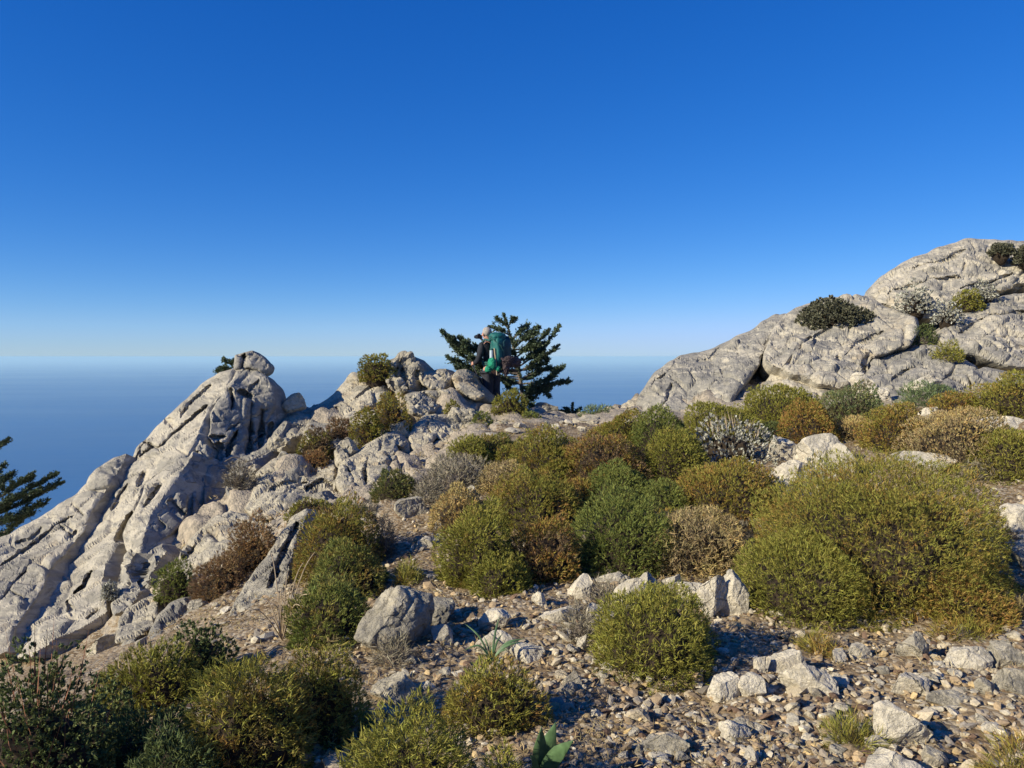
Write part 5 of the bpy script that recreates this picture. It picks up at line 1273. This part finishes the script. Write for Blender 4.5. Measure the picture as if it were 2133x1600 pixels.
def fir(name, label, trunk, branches, r0=0.05, seed=1, dens=1.0, tw=0.13, spread_d=0.5, cat='tree', droop=0.0):
    rng = np.random.default_rng(seed)
    T = curve([pt(*q) for q in trunk], 16)
    root = empty(name, T[0], label, cat)
    Tl = T - T[0]
    dmean = float(T[:, 1].mean()); px = dmean / FPX * 2.083
    woods, base, dirs, ln = [], [], [], []
    lines = [(Tl, r0, True)]
    for br in branches:
        P = np.array([pt(u, v, d) for u, v, d in br]) - T[0]
        P[1:, 1] += np.linspace(0.3, 1, len(P) - 1) * rng.uniform(-spread_d, spread_d)
        C = curve(P, 14)
        lines.append((C, r0 * 0.38, False))
        total = float(np.linalg.norm(np.diff(C, axis=0), axis=1).sum())
        for q in range(int(4 + total * 6.5)):             # side branches
            i = int(rng.integers(3, 12)); a = C[i]
            tg_ = C[min(i + 1, 13)] - C[i - 1]; tg_ /= np.linalg.norm(tg_)
            sd_ = np.cross(tg_, [0, 0, 1.0]); sd_ /= max(np.linalg.norm(sd_), 1e-6)
            dr_ = tg_ * 0.8 + sd_ * rng.uniform(-0.95, 0.95) + np.array([0, 0, rng.uniform(-0.12, 0.26)])
            ln_ = total * rng.uniform(0.14, 0.34) * (1.1 - i / 16)
            e_ = a + dr_ / np.linalg.norm(dr_) * ln_
            lines.append((curve([a, (a + e_) / 2 + np.array([0, 0, -0.02]), e_ + np.array([0, 0, ln_ * 0.12])], 8), r0 * 0.16, False))
    boughs = []
    for C, r, is_t in lines:
        nn = len(C)
        if is_t:
            trunk_me = tubes_mesh('trunk', [(C, np.linspace(r, r * 0.2, nn), 8)])
        else:
            boughs.append((C, np.linspace(r, r * 0.18, nn), 5))
        seglen = np.linalg.norm(np.diff(C, axis=0), axis=1); tot = seglen.sum()
        m = int(tot / 0.011 * dens * (0.75 if is_t else 1))
        t = rng.uniform(0.03, 1, m) ** 0.62 if not is_t else rng.uniform(0.35, 1, m)
        pos = np.stack([np.interp(t * (nn - 1), np.arange(nn), C[:, k]) for k in range(3)], -1)
        tg = np.gradient(C, axis=0); tg /= np.linalg.norm(tg, axis=1)[:, None]
        tang = np.stack([np.interp(t * (nn - 1), np.arange(nn), tg[:, k]) for k in range(3)], -1)
        side = np.cross(tang, [0, 0, 1.0]); side /= np.maximum(np.linalg.norm(side, axis=1)[:, None], 1e-6)
        sgn = np.where(rng.uniform(size=m) < 0.5, 1, -1)[:, None]
        td = tang * 0.75 + side * sgn * rng.uniform(0.4, 1.0, (m, 1)) + np.array([0, 0, 0.38 - droop]) + rng.normal(size=(m, 3)) * 0.28
        td /= np.linalg.norm(td, axis=1)[:, None]
        L = tw * rng.uniform(0.5, 1.25, m) * (1.2 - 0.75 * t) * (0.8 if is_t else 1) * (0.75 + 0.7 * np.abs(noise(pos * 7.0, seed)))
        k = 9
        s = rng.uniform(0.05, 1, (m, k))
        bp = pos[:, None] + td[:, None] * (L[:, None] * s)[..., None]
        nd = td[:, None] * 0.8 + rng.normal(size=(m, k, 3)) * 0.62 + np.array([0, 0, 0.25])
        nd /= np.linalg.norm(nd, axis=2)[..., None]
        base.append(bp.reshape(-1, 3)); dirs.append(nd.reshape(-1, 3))
    base = np.concatenate(base); dirs = np.concatenate(dirs); n = len(base)
    V, F = blades(base, dirs, np.maximum(0.036, px * 2.3) * rng.uniform(.7, 1.2, n), np.maximum(0.011, px * 1.0), rng, 0.1)
    me = mesh_np('foliage', V, F); set_col(me, 'tint', tint_of(n, rng))
    for nm, mm, mt in (('trunk', trunk_me, M['bark']), ('crown', me, M['fir'])):
        o = link(nm, mm, mt, root); o.matrix_parent_inverse = Matrix()
        if nm == 'crown': o['ripe'] = 0.35; o['dead'] = 0.3; crown = o
    for bghs in boughs:
        if len(bghs[0]) < 14: continue
        o = link('bough', tubes_mesh('bough', [bghs]), M['bark'], root); o.matrix_parent_inverse = Matrix()
    return root
D0 = 15.9
fir('fir_tree', 'wind-shaped dark fir with upswept branches standing directly behind the hiker',
    [(1092, 866, D0), (1088, 820, D0), (1080, 770, D0), (1066, 710, D0), (1050, 656, D0)],
    [[(1086,805,D0),(1125,806,D0),(1152,800,D0),(1179,796,D0)], [(1085,800,D0),(1130,795,D0),(1150,785,D0),(1172,765,D0)], [(1084,790,D0),(1118,775,D0),(1140,772,D0),(1170,772,D0)],
     [(1081,775,D0),(1110,758,D0),(1138,742,D0),(1162,722,D0)], [(1079,765,D0),(1112,742,D0),(1140,715,D0),(1168,680,D0)], [(1075,745,D0),(1100,725,D0),(1130,705,D0),(1142,690,D0)],
     [(1072,725,D0),(1092,705,D0),(1108,690,D0),(1122,684,D0)], [(1066,708,D0),(1085,692,D0),(1100,678,D0)], [(1064,700,D0),(1045,690,D0),(1022,682,D0)], [(1058,682,D0),(1045,672,D0),(1034,664,D0)],
     [(1058,680,D0),(1066,670,D0),(1072,664,D0)], [(1078,770,D0),(1015,765,D0),(965,728,D0),(924,695,D0)], [(1078,778,D0),(1020,772,D0),(975,750,D0),(936,712,D0)], [(1080,785,D0),(1010,782,D0),(965,762,D0),(934,748,D0)],
     [(1082,790,D0),(1020,785,D0),(985,775,D0),(952,768,D0)], [(1078,765,D0),(1020,745,D0),(985,728,D0),(962,708,D0)], [(1080,775,D0),(1030,760,D0),(1005,735,D0),(992,722,D0)],
     [(1088,815,D0),(1110,820,D0),(1130,815,D0),(1142,826,D0)], [(1088,820,D0),(1100,830,D0),(1118,832,D0)], [(1089,830,D0),(1100,842,D0),(1108,848,D0)], [(1084,795,D0),(1060,800,D0),(1035,790,D0)],
     [(1086,808,D0),(1120,815,D0),(1145,812,D0)], [(1076,755,D0),(1095,748,D0),(1120,745,D0),(1140,752,D0)], [(1072,735,D0),(1050,728,D0),(1030,715,D0)], [(1070,728,D0),(1090,728,D0),(1112,722,D0)]]
     + [[(1086 - 0.16 * (820 - v), v, D0), (1086 + du * .5, v - 6 + abs(du) * .05, D0), (1086 + du, v - 16, D0)] for v, du in ((822,-30),(812,34),(800,-46),(792,40),(782,-36),(772,52),(762,-40),(750,44),(742,-34),(735,36),(722,-26),(712,28),(828,24))],
    r0=0.055, seed=3, dens=1.15, tw=0.15)
D1 = 12.6
fir('fir_tree', 'dark fir whose branches reach in at the left edge below the sea horizon',
    [(-60, 1300, D1), (-55, 1180, D1), (-48, 1060, D1), (-40, 960, D1), (-35, 860, D1)],
    [[(-50,1090,D1),(20,1060,D1),(70,1035,D1),(118,1010,D1)], [(-50,1080,D1),(10,1050,D1),(65,1015,D1),(104,992,D1)], [(-48,1070,D1),(10,1030,D1),(55,1005,D1),(72,993,D1)], [(-46,1050,D1),(-5,1020,D1),(30,985,D1)],
     [(-45,1040,D1),(-20,1005,D1),(12,968,D1)], [(-42,990,D1),(-20,950,D1),(5,918,D1)], [(-52,1110,D1),(20,1085,D1),(50,1065,D1),(92,1052,D1)], [(-54,1130,D1),(10,1110,D1),(40,1085,D1),(70,1070,D1)],
     [(-55,1150,D1),(-10,1130,D1),(25,1105,D1)], [(-50,1095,D1),(-10,1070,D1),(40,1040,D1),(95,1020,D1)], [(-53,1120,D1),(-15,1095,D1),(15,1080,D1)]],
    r0=0.07, seed=4, dens=1.3, tw=0.13, spread_d=.2)
fir('small_tree', 'little stunted bush-like tree leaning out beside the summit block of the left outcrop',
    [(492, 772, 13.6), (486, 766, 13.6), (480, 758, 13.6), (476, 752, 13.6)],
    [[(486,766,13.6),(475,768,13.6),(458,768,13.6)], [(482,760,13.6),(470,755,13.6),(466,748,13.6)], [(488,768,13.6),(470,772,13.6),(456,774,13.6)], [(480,758,13.6),(486,752,13.6)]], r0=0.015, seed=6, dens=1.4, tw=0.09, spread_d=.1)
fir('small_tree', 'tiny dark fir top on the skyline of the saddle, right of the hiker',
    [(1192, 885, 16.0), (1192, 868, 16.0), (1192, 855, 16.0), (1193, 842, 16.0)],
    [[(1192,866,16),(1180,860,16),(1160,858,16)], [(1192,864,16),(1202,858,16),(1210,852,16)], [(1192,870,16),(1175,866,16),(1165,864,16)], [(1192,870,16),(1205,866,16),(1214,860,16)], [(1192,862,16),(1184,856,16),(1178,852,16)]], r0=0.02, seed=7, dens=1.3, tw=0.10, spread_d=.15)

# ------------------------------------------------------------------ strap-leaved bulbs and dry stalks
M['squill'] = simple_mat('strap_leaf', (0.085, 0.15, 0.065), 0.5, 0.25, 25, 0.4)
M['straw'] = simple_mat('straw_stalk', (0.40, 0.31, 0.20), 0.8, 0.3, 30)
def strap(P, w, fold=0.35, n=12):
    """a leaf blade with a folded midrib along a curve"""
    C = curve(P, n); T = np.gradient(C, axis=0); T /= np.linalg.norm(T, axis=1)[:, None]
    S = np.cross(T, [0.15, -0.75, 0.6]); S /= np.maximum(np.linalg.norm(S, axis=1)[:, None], 1e-6); N = np.cross(S, T)
    t = np.linspace(0, 1, n)
    ww = w * 0.62 * (0.55 + 0.9 * t * (1 - t) * 2) * np.clip((1 - t) * 4.0, 0.03, 1)
    L = C + S * ww[:, None] / 2; R = C - S * ww[:, None] / 2; mid = C - N * ww[:, None] * fold * 0.5
    V = np.stack([L, mid, R], 1).reshape(-1, 3)
    F = []
    for i in range(n - 1):
        a = i * 3
        F += [[a, a + 1, a + 4, a + 3], [a + 1, a + 2, a + 5, a + 4]]
    return V, F
def bulb(label, base, leaves, name='bulb_plant', mat='squill', cat='plant'):
    b0 = Vector(base)
    root = empty(name, b0, label, cat)
    for tip, arch, w in leaves:
        t = Vector(tip) - b0; m = t * 0.5 + Vector((0, 0, arch)); q = t * 0.2 + Vector((0, 0, arch * 0.8))
        V, F = strap([(0, 0, 0), q, m, t], w)
        me = bpy.data.meshes.new('leaf'); me.from_pydata(V.tolist(), [], F)
        o = link('leaf', me, M[mat], root, True); o.matrix_parent_inverse = Matrix()
        sol = o.modifiers.new('thickness', 'SOLIDIFY'); sol.thickness = 0.0025
    return root
hb = hit(1024, 1386)
def at_(u, v, dy): return vpt(u, v, hb.y + dy)
bulb('small bulb plant with thin grey-green strap leaves spread on the gravel beside pale rocks', hb,
     [(at_(965,1297,.10),.05,.017), (at_(1041,1282,.12),.05,.020), (at_(1095,1330,.05),.05,.026), (at_(1088,1336,.02),.04,.024), (at_(985,1386,-.10),.05,.018), (at_(962,1358,-.02),.07,.018),
      (at_(1006,1322,.10),.03,.014), (at_(1020,1338,.10),.02,.014), (at_(1048,1318,.12),.04,.018), (at_(1062,1352,.0),.03,.016)])
hb2 = hit(1110, 1599); hb2 = Vector((hb2.x * 0.93 + .02, 2.74, gz(hb2.x * 0.93, 2.74)))
bulb('bulb plant with three broad upright green leaves at the bottom edge', hb2,
     [(vpt(1158,1503,2.72),.03,.105), (vpt(1128,1513,2.66),.03,.088), (vpt(1196,1541,2.60),.04,.092), (vpt(1104,1572,2.6),.04,.05)])
hs = hit(588, 1335)
st = empty('dry_stalks', hs, 'clump of long bare dry stalks standing against the long grey slab', 'plant')
for k, (u, v, dy) in enumerate([(565,1152,.1),(578,1232,.05),(632,1172,-.05),(656,1150,.0),(512,1276,-.2),(548,1253,.0),(612,1213,.05),(640,1238,-.1),(600,1190,.1),(556,1300,-.1),(625,1262,-.15),(585,1225,.1),(570,1265,-.1),(596,1250,.0)]):
    t = vpt(u, v, hs.y + dy) - hs
    C = curve([(0, 0, 0), t * 0.35 + Vector((0, 0, .06)), t * 0.7 + Vector((0, 0, .07)), t], 9)
    o = link('stalk', tubes_mesh('stalk', [(C, np.linspace(0.0045, 0.0022, 9), 5)]), M['straw'], st); o.matrix_parent_inverse = Matrix()
for lb, pts_, r in [('bare dead branch lying across the foot of the cracked grey face', [(468,962,10.3),(490,952,10.35),(515,962,10.4),(540,950,10.5),(560,940,10.6)], .010),
                    ('thin brown dead stick on the gravel below the small green cushion', [(1395,1488,3.45),(1430,1475,3.5),(1455,1466,3.55)], .005)]:
    P = np.array([pt(*q) for q in pts_])
    if 'gravel' in lb: P[:, 2] = ground(P[:, :2]) + 0.022
    o = link('dead_branch', tubes_mesh('dead_branch', [(curve(P, 12), np.linspace(r, r * .4, 12), 6)]), M['stem_tan'] if 'thin' in lb else M['bark'])
    add_props(o, lb, 'branch')
# ------------------------------------------------------------------ the hiker
HD = 15.0
head_top = vpt(1014, 683, HD)
PX, PZ = head_top.x, head_top.z - 1.77
PZ = min(PZ + 0.06, max(PZ, gz(PX + .15, HD) - 0.02))      # boots on the ground
def cloth_mat(name, color, scale=9.0, var=0.35, rough=0.8):
    b = NB(name); P = b.geo.outputs['Position']
    n = b.noise(P, scale, 4, 0.6, 0.4); w = b.noise(P, 120, 2)
    c = b.mix(1.0, (*color, 1), b.ramp(n, .3, .7, 1 - var, 1 + var), 'MULTIPLY')
    b.bsdf(c, rough, b.bump(b.math('ADD', n, b.math('MULTIPLY', w, .1)), 0.6, 0.03), 0.3)
    return b.m
M['skin'] = simple_mat('skin', (0.50, 0.27, 0.19), 0.6, 0.12, 30)
M['hair'] = simple_mat('grey_hair', (0.33, 0.30, 0.27), 0.85, 0.45, 90)
M['sweater'] = cloth_mat('black_sweater', (0.018, 0.020, 0.026))
M['trousers'] = cloth_mat('charcoal_trousers', (0.035, 0.037, 0.048))
M['teal'] = cloth_mat('teal_pack_cloth', (0.010, 0.105, 0.098), 6, .3, .6)
M['teal_shade'] = cloth_mat('teal_pack_cloth_shade', (0.007, 0.045, 0.058), 6, .3, .6)  # the teal cloth again, with the pack's shaded side put into the colour
M['strap'] = simple_mat('strap_webbing', (0.03, 0.10, 0.09), 0.8)
M['mesh_bag'] = cloth_mat('green_net', (0.015, 0.24, 0.135), 40, .55)
M['jacket'] = cloth_mat('mauve_brown_jacket', (0.062, 0.044, 0.047), 14, .4)
M['black'] = simple_mat('black_plastic', (0.012, 0.013, 0.018), 0.4)
M['pole'] = simple_mat('dark_pole', (0.03, 0.03, 0.035), 0.4)
M['wood'] = simple_mat('pale_stick', (0.42, 0.33, 0.22), 0.7)
M['bottle'] = simple_mat('pale_bottle', (0.42, 0.52, 0.58), 0.25, .05)

fwd = Vector((-0.70, 0.714, 0)); rgt = Vector((0.714, 0.70, 0)); UP = Vector((0, 0, 1))
def B(f, r, z): return fwd * f + rgt * r + UP * z + Vector((0.17 * (1 - max(z, 0) / 1.77), 0, 0))   # he leans a little to his left
def R3(f, r, z): return fwd * f + rgt * r + UP * z
def skin_obj(name, nodes, edges, mat, parent=None, sub=2, root=0):
    me = bpy.data.meshes.new(name)
    me.from_pydata([n[0] for n in nodes], edges, [])
    o = bpy.data.objects.new(name, me); COL.objects.link(o)
    if parent: o.parent = parent
    sk = o.modifiers.new('skin', 'SKIN'); sk.use_smooth_shade = True
    lay = me.skin_vertices[0].data
    for i, n in enumerate(nodes):
        r = n[1] if hasattr(n[1], '__len__') else (n[1], n[1])
        lay[i].radius = r; lay[i].use_root = (i == root)
    ss = o.modifiers.new('sub', 'SUBSURF'); ss.levels = sub; ss.render_levels = sub
    me.materials.append(mat)
    return o
H = []; E = []
def nd(p, r, par=None):
    H.append((p, r))
    if par is not None: E.append((par, len(H) - 1))
    return len(H) - 1
def chain(specs, par):
    for p, r in specs: par = nd(p, r, par)
    return par
pel = nd(B(0, 0, .95), (.135, .115))
ch = chain([(B(.01, 0, 1.12), (.135, .11)), (B(0, 0, 1.30), (.155, .115)), (B(-.02, 0, 1.43), (.12, .09))], pel)
nk = chain([(B(-.01, 0, 1.51), .056), (B(.015, -.01, 1.575), .062), (B(.03, -.015, 1.66), (.078, .088)), (B(.02, -.015, 1.72), (.058, .068))], ch)
hip, knee, ank = {}, {}, {}
for s in (-1, 1):
    k = chain([(B(0, .095 * s, .88), .095), (B(.03 + .02 * s, .11 * s, .50), .062), (B(-.02, .115 * s, .28), .052), (B(-.03, .12 * s, .09), .04), (B(.06, .125 * s, .045), .042), (B(.17, .13 * s, .035), .032)], pel)
# left arm: hanging forward, hand closed on the trekking pole
sh = nd(B(-.02, -.185, 1.42), .066, ch)
hl = chain([(B(.0, -.25, 1.24), .052), (B(.02, -.285, 1.13), .046), (B(.12, -.27, 1.09), .038), (B(.20, -.25, 1.075), .028)], sh)
palmL = nd(B(.245, -.245, 1.07), (.038, .022), hl)
sh2 = nd(B(-.02, .185, 1.42), .066, ch)
hr = chain([(B(.12, .25, 1.30), .052), (B(.20, .26, 1.25), .046), (B(.24, .17, 1.38), .038), (B(.22, .09, 1.48), .028)], sh2)
palmR = nd(B(.21, .06, 1.53), (.035, .022), hr)
for palm, base, d1, d2, across in ((palmL, B(.245, -.245, 1.07), R3(.035, .012, -.012), R3(-.008, .028, -.016), R3(0, 0, .018)), (palmR, B(.21, .06, 1.53), R3(.012, -.03, .03), R3(.0, -.03, .012), R3(.018, 0, .004))):
    for k, ln in enumerate((.85, 1.0, .95, .75)):
        o_ = across * (k - 1.5)
        chain([(base + o_ + d1 * ln, .0105), (base + o_ + d1 * ln + d2 * ln, .009), (base + o_ + d1 * ln * .55 + d2 * ln * 1.8, .008)], palm)
    chain([(base + across * 2.1 + d1 * .3, .012), (base + across * 2.6 + d1 * .9 + d2 * .5, .010)], palm)
person = skin_obj('person', H, E, M['skin'])
person.location = (PX, HD, PZ)
add_props(person, 'grey-haired hiker in black seen from behind, standing before the fir and carrying a teal backpack', 'person')
def cpart(name, nodes, edges, mat, sub=2):
    return skin_obj(name, nodes, edges, mat, person, sub)
g = .020
cpart('sweater', [(B(0, 0, .93), (.155, .135)), (B(.01, 0, 1.12), (.155, .13)), (B(0, 0, 1.30), (.175, .135)), (B(-.02, 0, 1.43), (.14, .105)), (B(-.012, 0, 1.505), (.068, .068)),
      (B(-.02, -.19, 1.42), .085), (B(0, -.252, 1.24), .070), (B(.02, -.287, 1.13), .064), (B(.12, -.272, 1.09), .054), (B(.185, -.254, 1.078), .042),
      (B(-.02, .19, 1.42), .085), (B(.12, .252, 1.30), .070), (B(.20, .262, 1.25), .064), (B(.24, .17, 1.38), .054), (B(.225, .11, 1.46), .042)],
      [(0, 1), (1, 2), (2, 3), (3, 4), (3, 5), (5, 6), (6, 7), (7, 8), (8, 9), (3, 10), (10, 11), (11, 12), (12, 13), (13, 14)], M['sweater'])
tn = [(B(0, 0, .97), (.152, .13))]; te = []
for s in (-1, 1):
    a = len(tn)
    tn += [(B(0, .095 * s, .86), .122), (B(.03 + .02 * s, .11 * s, .50), .092), (B(-.02, .115 * s, .28), .084), (B(-.03, .12 * s, .10), .078)]
    te += [(0, a), (a, a + 1), (a + 1, a + 2), (a + 2, a + 3)]
cpart('trousers', tn, te, M['trousers'])
for s in (-1, 1):
    cpart('boot', [(B(-.06, .12 * s, .06), .052), (B(.04, .125 * s, .052), .054), (B(.18, .13 * s, .04), .044)], [(0, 1), (1, 2)], M['black'])
# hair: a cap over the back and top of the head; face features
def blob(name, mat, parent, c, size, seed=1, amp=.06, freq=4.0, p=2.0, sub=4, fwd_=None):
    bm = bmesh.new(); bmesh.ops.create_icosphere(bm, subdivisions=sub, radius=1.0)
    V = np.array([v.co[:] for v in bm.verts]); F = np.array([[v.index for v in f.verts] for f in bm.faces]); bm.free()
    sq = (np.abs(V) ** p).sum(1) ** (-1 / p)
    D = V * sq[:, None]
    D = D * (1 + amp * fbm(V * freq + seed, seed, 3))[:, None]
    L = D * np.array(size) * 0.5                       # x = along rgt, y = along fwd, z = up
    W = L[:, :1] * np.array(rgt) + L[:, 1:2] * np.array(fwd) + L[:, 2:] * np.array(UP) + np.array(c)
    me = mesh_np(name, W, F)
    o = link(name, me, mat, parent, True)
    if parent: o.matrix_parent_inverse = Matrix()
    return o
hc = B(.012, -.015, 1.672)
blob('hair', M['hair'], person, hc + fwd * -.022 + UP * .022, (.170, .185, .185), 3, .05, 6, 2.1)
for s in (-1, 1): blob('ear', M['skin'], person, B(.02, -.015 + .086 * s, 1.64), (.022, .045, .065), 5, .05, 3, 2, 2)
blob('nose', M['skin'], person, B(.125, -.015, 1.635), (.03, .05, .05), 5, .02, 3, 2, 2)
for s in (-1, 1): blob('eye', M['black'], person, B(.105, -.015 + .032 * s, 1.665), (.022, .014, .014), 5, .0, 3, 2, 2)
blob('mouth', simple_mat('lips', (0.35, 0.13, 0.10), .6), person, B(.107, -.015, 1.59), (.05, .016, .014), 5, .0, 3, 2, 2)

off = Vector((PX, HD, PZ))
# backpack
bp = empty('backpack', off + B(-.30, .0, 1.05), 'tall teal hiking backpack worn by the hiker, shade painted on its right side', 'backpack')
def ppart(name, mat, c, size, **kw):
    return blob(name, mat, bp, c - B(-.30, 0, 1.05), size, **kw)
ppart('pack_body', M['teal'], B(-.285, 0, 1.30), (.34, .27, .60), seed=8, amp=.13, freq=2.6, p=3.2)
ppart('lid', M['teal'], B(-.275, 0, 1.585), (.32, .28, .18), seed=9, amp=.13, freq=3, p=2.6)
ppart('side_pocket', M['teal_shade'], B(-.30, .14, 1.32), (.16, .275, .58), seed=10, amp=.07, freq=3, p=2.8)  # both pockets wear the darker teal that paints shade on the pack's right
ppart('rear_pocket', M['teal_shade'], B(-.405, .07, 1.32), (.24, .10, .46), seed=11, amp=.08, freq=3, p=2.8)
ppart('hip_belt', M['strap'], B(-.02, 0, 1.06), (.37, .30, .07), seed=12, amp=.04, freq=3, p=2.6)
def bar(name, mat, parent, pts_, r, base=None, seg=6):
    P = np.array([list(p) for p in pts_])
    o = link(name, tubes_mesh(name, [(P, np.full(len(P), r), seg)]), mat, parent)
    if parent: o.matrix_parent_inverse = Matrix()
    return o
pb = B(-.30, 0, 1.05)
for s in (-1, 1):
    bar('shoulder_strap', M['strap'], bp, [B(-.17, .10 * s, 1.52) - pb, B(-.03, .105 * s, 1.545) - pb, B(.12, .11 * s, 1.45) - pb, B(.145, .14 * s, 1.25) - pb, B(.0, .19 * s, 1.10) - pb, B(-.17, .15 * s, 1.08) - pb], .022)
    bar('compression_strap', M['strap'], bp, [B(-.20, .19 * s, 1.62) - pb, B(-.36, .17 * s, 1.52) - pb, B(-.43, .08 * s, 1.42) - pb, B(-.425, -.02 * s, 1.20) - pb], .009)
# things hung on the pack
def place(o, lb, cat):
    add_props(o, lb, cat); return o
bt = empty('water_bottle', off + B(-.29, -.215, 1.24), 'pale water bottle tucked in the left side of the teal backpack', 'bottle')
bar('bottle_body', M['bottle'], bt, [(0, 0, -.10), (0, 0, -.09), (0, 0, .06), (0, 0, .09)], .036, seg=12)
bar('cap', M['strap'], bt, [(0, 0, .09), (0, 0, .125)], .022, seg=10)
stick = bar('walking_stick', M['wood'], None, [off + B(-.35, -.18, 1.37), off + B(-.36, -.185, 1.12), off + B(-.37, -.20, .86)], .013)
place(stick, 'pale stick strapped upright to the left of the teal backpack', 'stick')
nb_ = empty('net_bag', off + B(-.30, -.24, 1.10), 'bright green net bag hanging at the lower left of the backpack', 'bag')
for nm, c, sz, sd in (('bag_body', B(-.30, -.235, 1.07), (.15, .17, .24), 21), ('bag_roll', B(-.27, -.32, .97), (.12, .13, .13), 22), ('bag_roll', B(-.36, -.16, .98), (.10, .12, .12), 23)):
    o = blob(nm, M['mesh_bag'], nb_, c - B(-.30, -.24, 1.10), sz, sd, .14, 5, 2.2)
jk = empty('jacket', off + B(-.44, .12, 1.05), 'crumpled mauve-brown jacket tied across the bottom of the backpack', 'jacket')
for nm, c, sz, sd, p_ in (('bundle', B(-.43, .15, 1.11), (.46, .20, .21), 31, 2.3), ('sleeve', B(-.45, -.02, 1.02), (.12, .11, .32), 32, 2.2), ('sleeve', B(-.40, .30, 1.10), (.17, .15, .20), 33, 2.2), ('collar', B(-.48, .05, 1.15), (.18, .14, .13), 34, 2.2)):
    blob(nm, M['jacket'], jk, c - B(-.44, .12, 1.05), sz, sd, .30, 3.6, p_, 5)
hand = off + B(.285, -.228, 1.058)
tip = Vector((vpt(1040, 815, HD - .25).x, HD - .25, 0)); tip.z = off.z + .08
tp = empty('trekking_pole', hand, 'dark trekking pole held in the hiker\'s left hand, slanting down to the right', 'trekking pole')
bar('shaft', M['pole'], tp, [(0, 0, 0), tip - hand], .010)
bar('grip', M['black'], tp, [(hand - tip).normalized() * .09, (tip - hand).normalized() * .06], .019)
bar('basket', M['black'], tp, [(tip - hand) * .94, (tip - hand) * .955], .035, seg=10)
cm_ = empty('camera', off + B(.22, -.03, 1.60), 'black camera held up at the hiker\'s face', 'camera')
def boxm(name, mat, parent, c, size):
    V = [c + R3(size[1] * a / 2, size[0] * b_ / 2, size[2] * e / 2) for a in (-1, 1) for b_ in (-1, 1) for e in (-1, 1)]
    me = bpy.data.meshes.new(name)
    me.from_pydata(V, [], [(0, 1, 3, 2), (4, 6, 7, 5), (0, 4, 5, 1), (2, 3, 7, 6), (0, 2, 6, 4), (1, 5, 7, 3)])
    o = link(name, me, mat, parent, False); o.matrix_parent_inverse = Matrix()
    bv = o.modifiers.new('bevel', 'BEVEL'); bv.width = .008; bv.segments = 2
    return o
boxm('camera_body', M['black'], cm_, Vector((0, 0, 0)), (.13, .06, .08))
boxm('viewfinder', M['black'], cm_, R3(0, 0, .05), (.05, .045, .025))
o = bar('lens', M['black'], cm_, [R3(.03, 0, 0), R3(.11, 0, 0)], .032, seg=12)
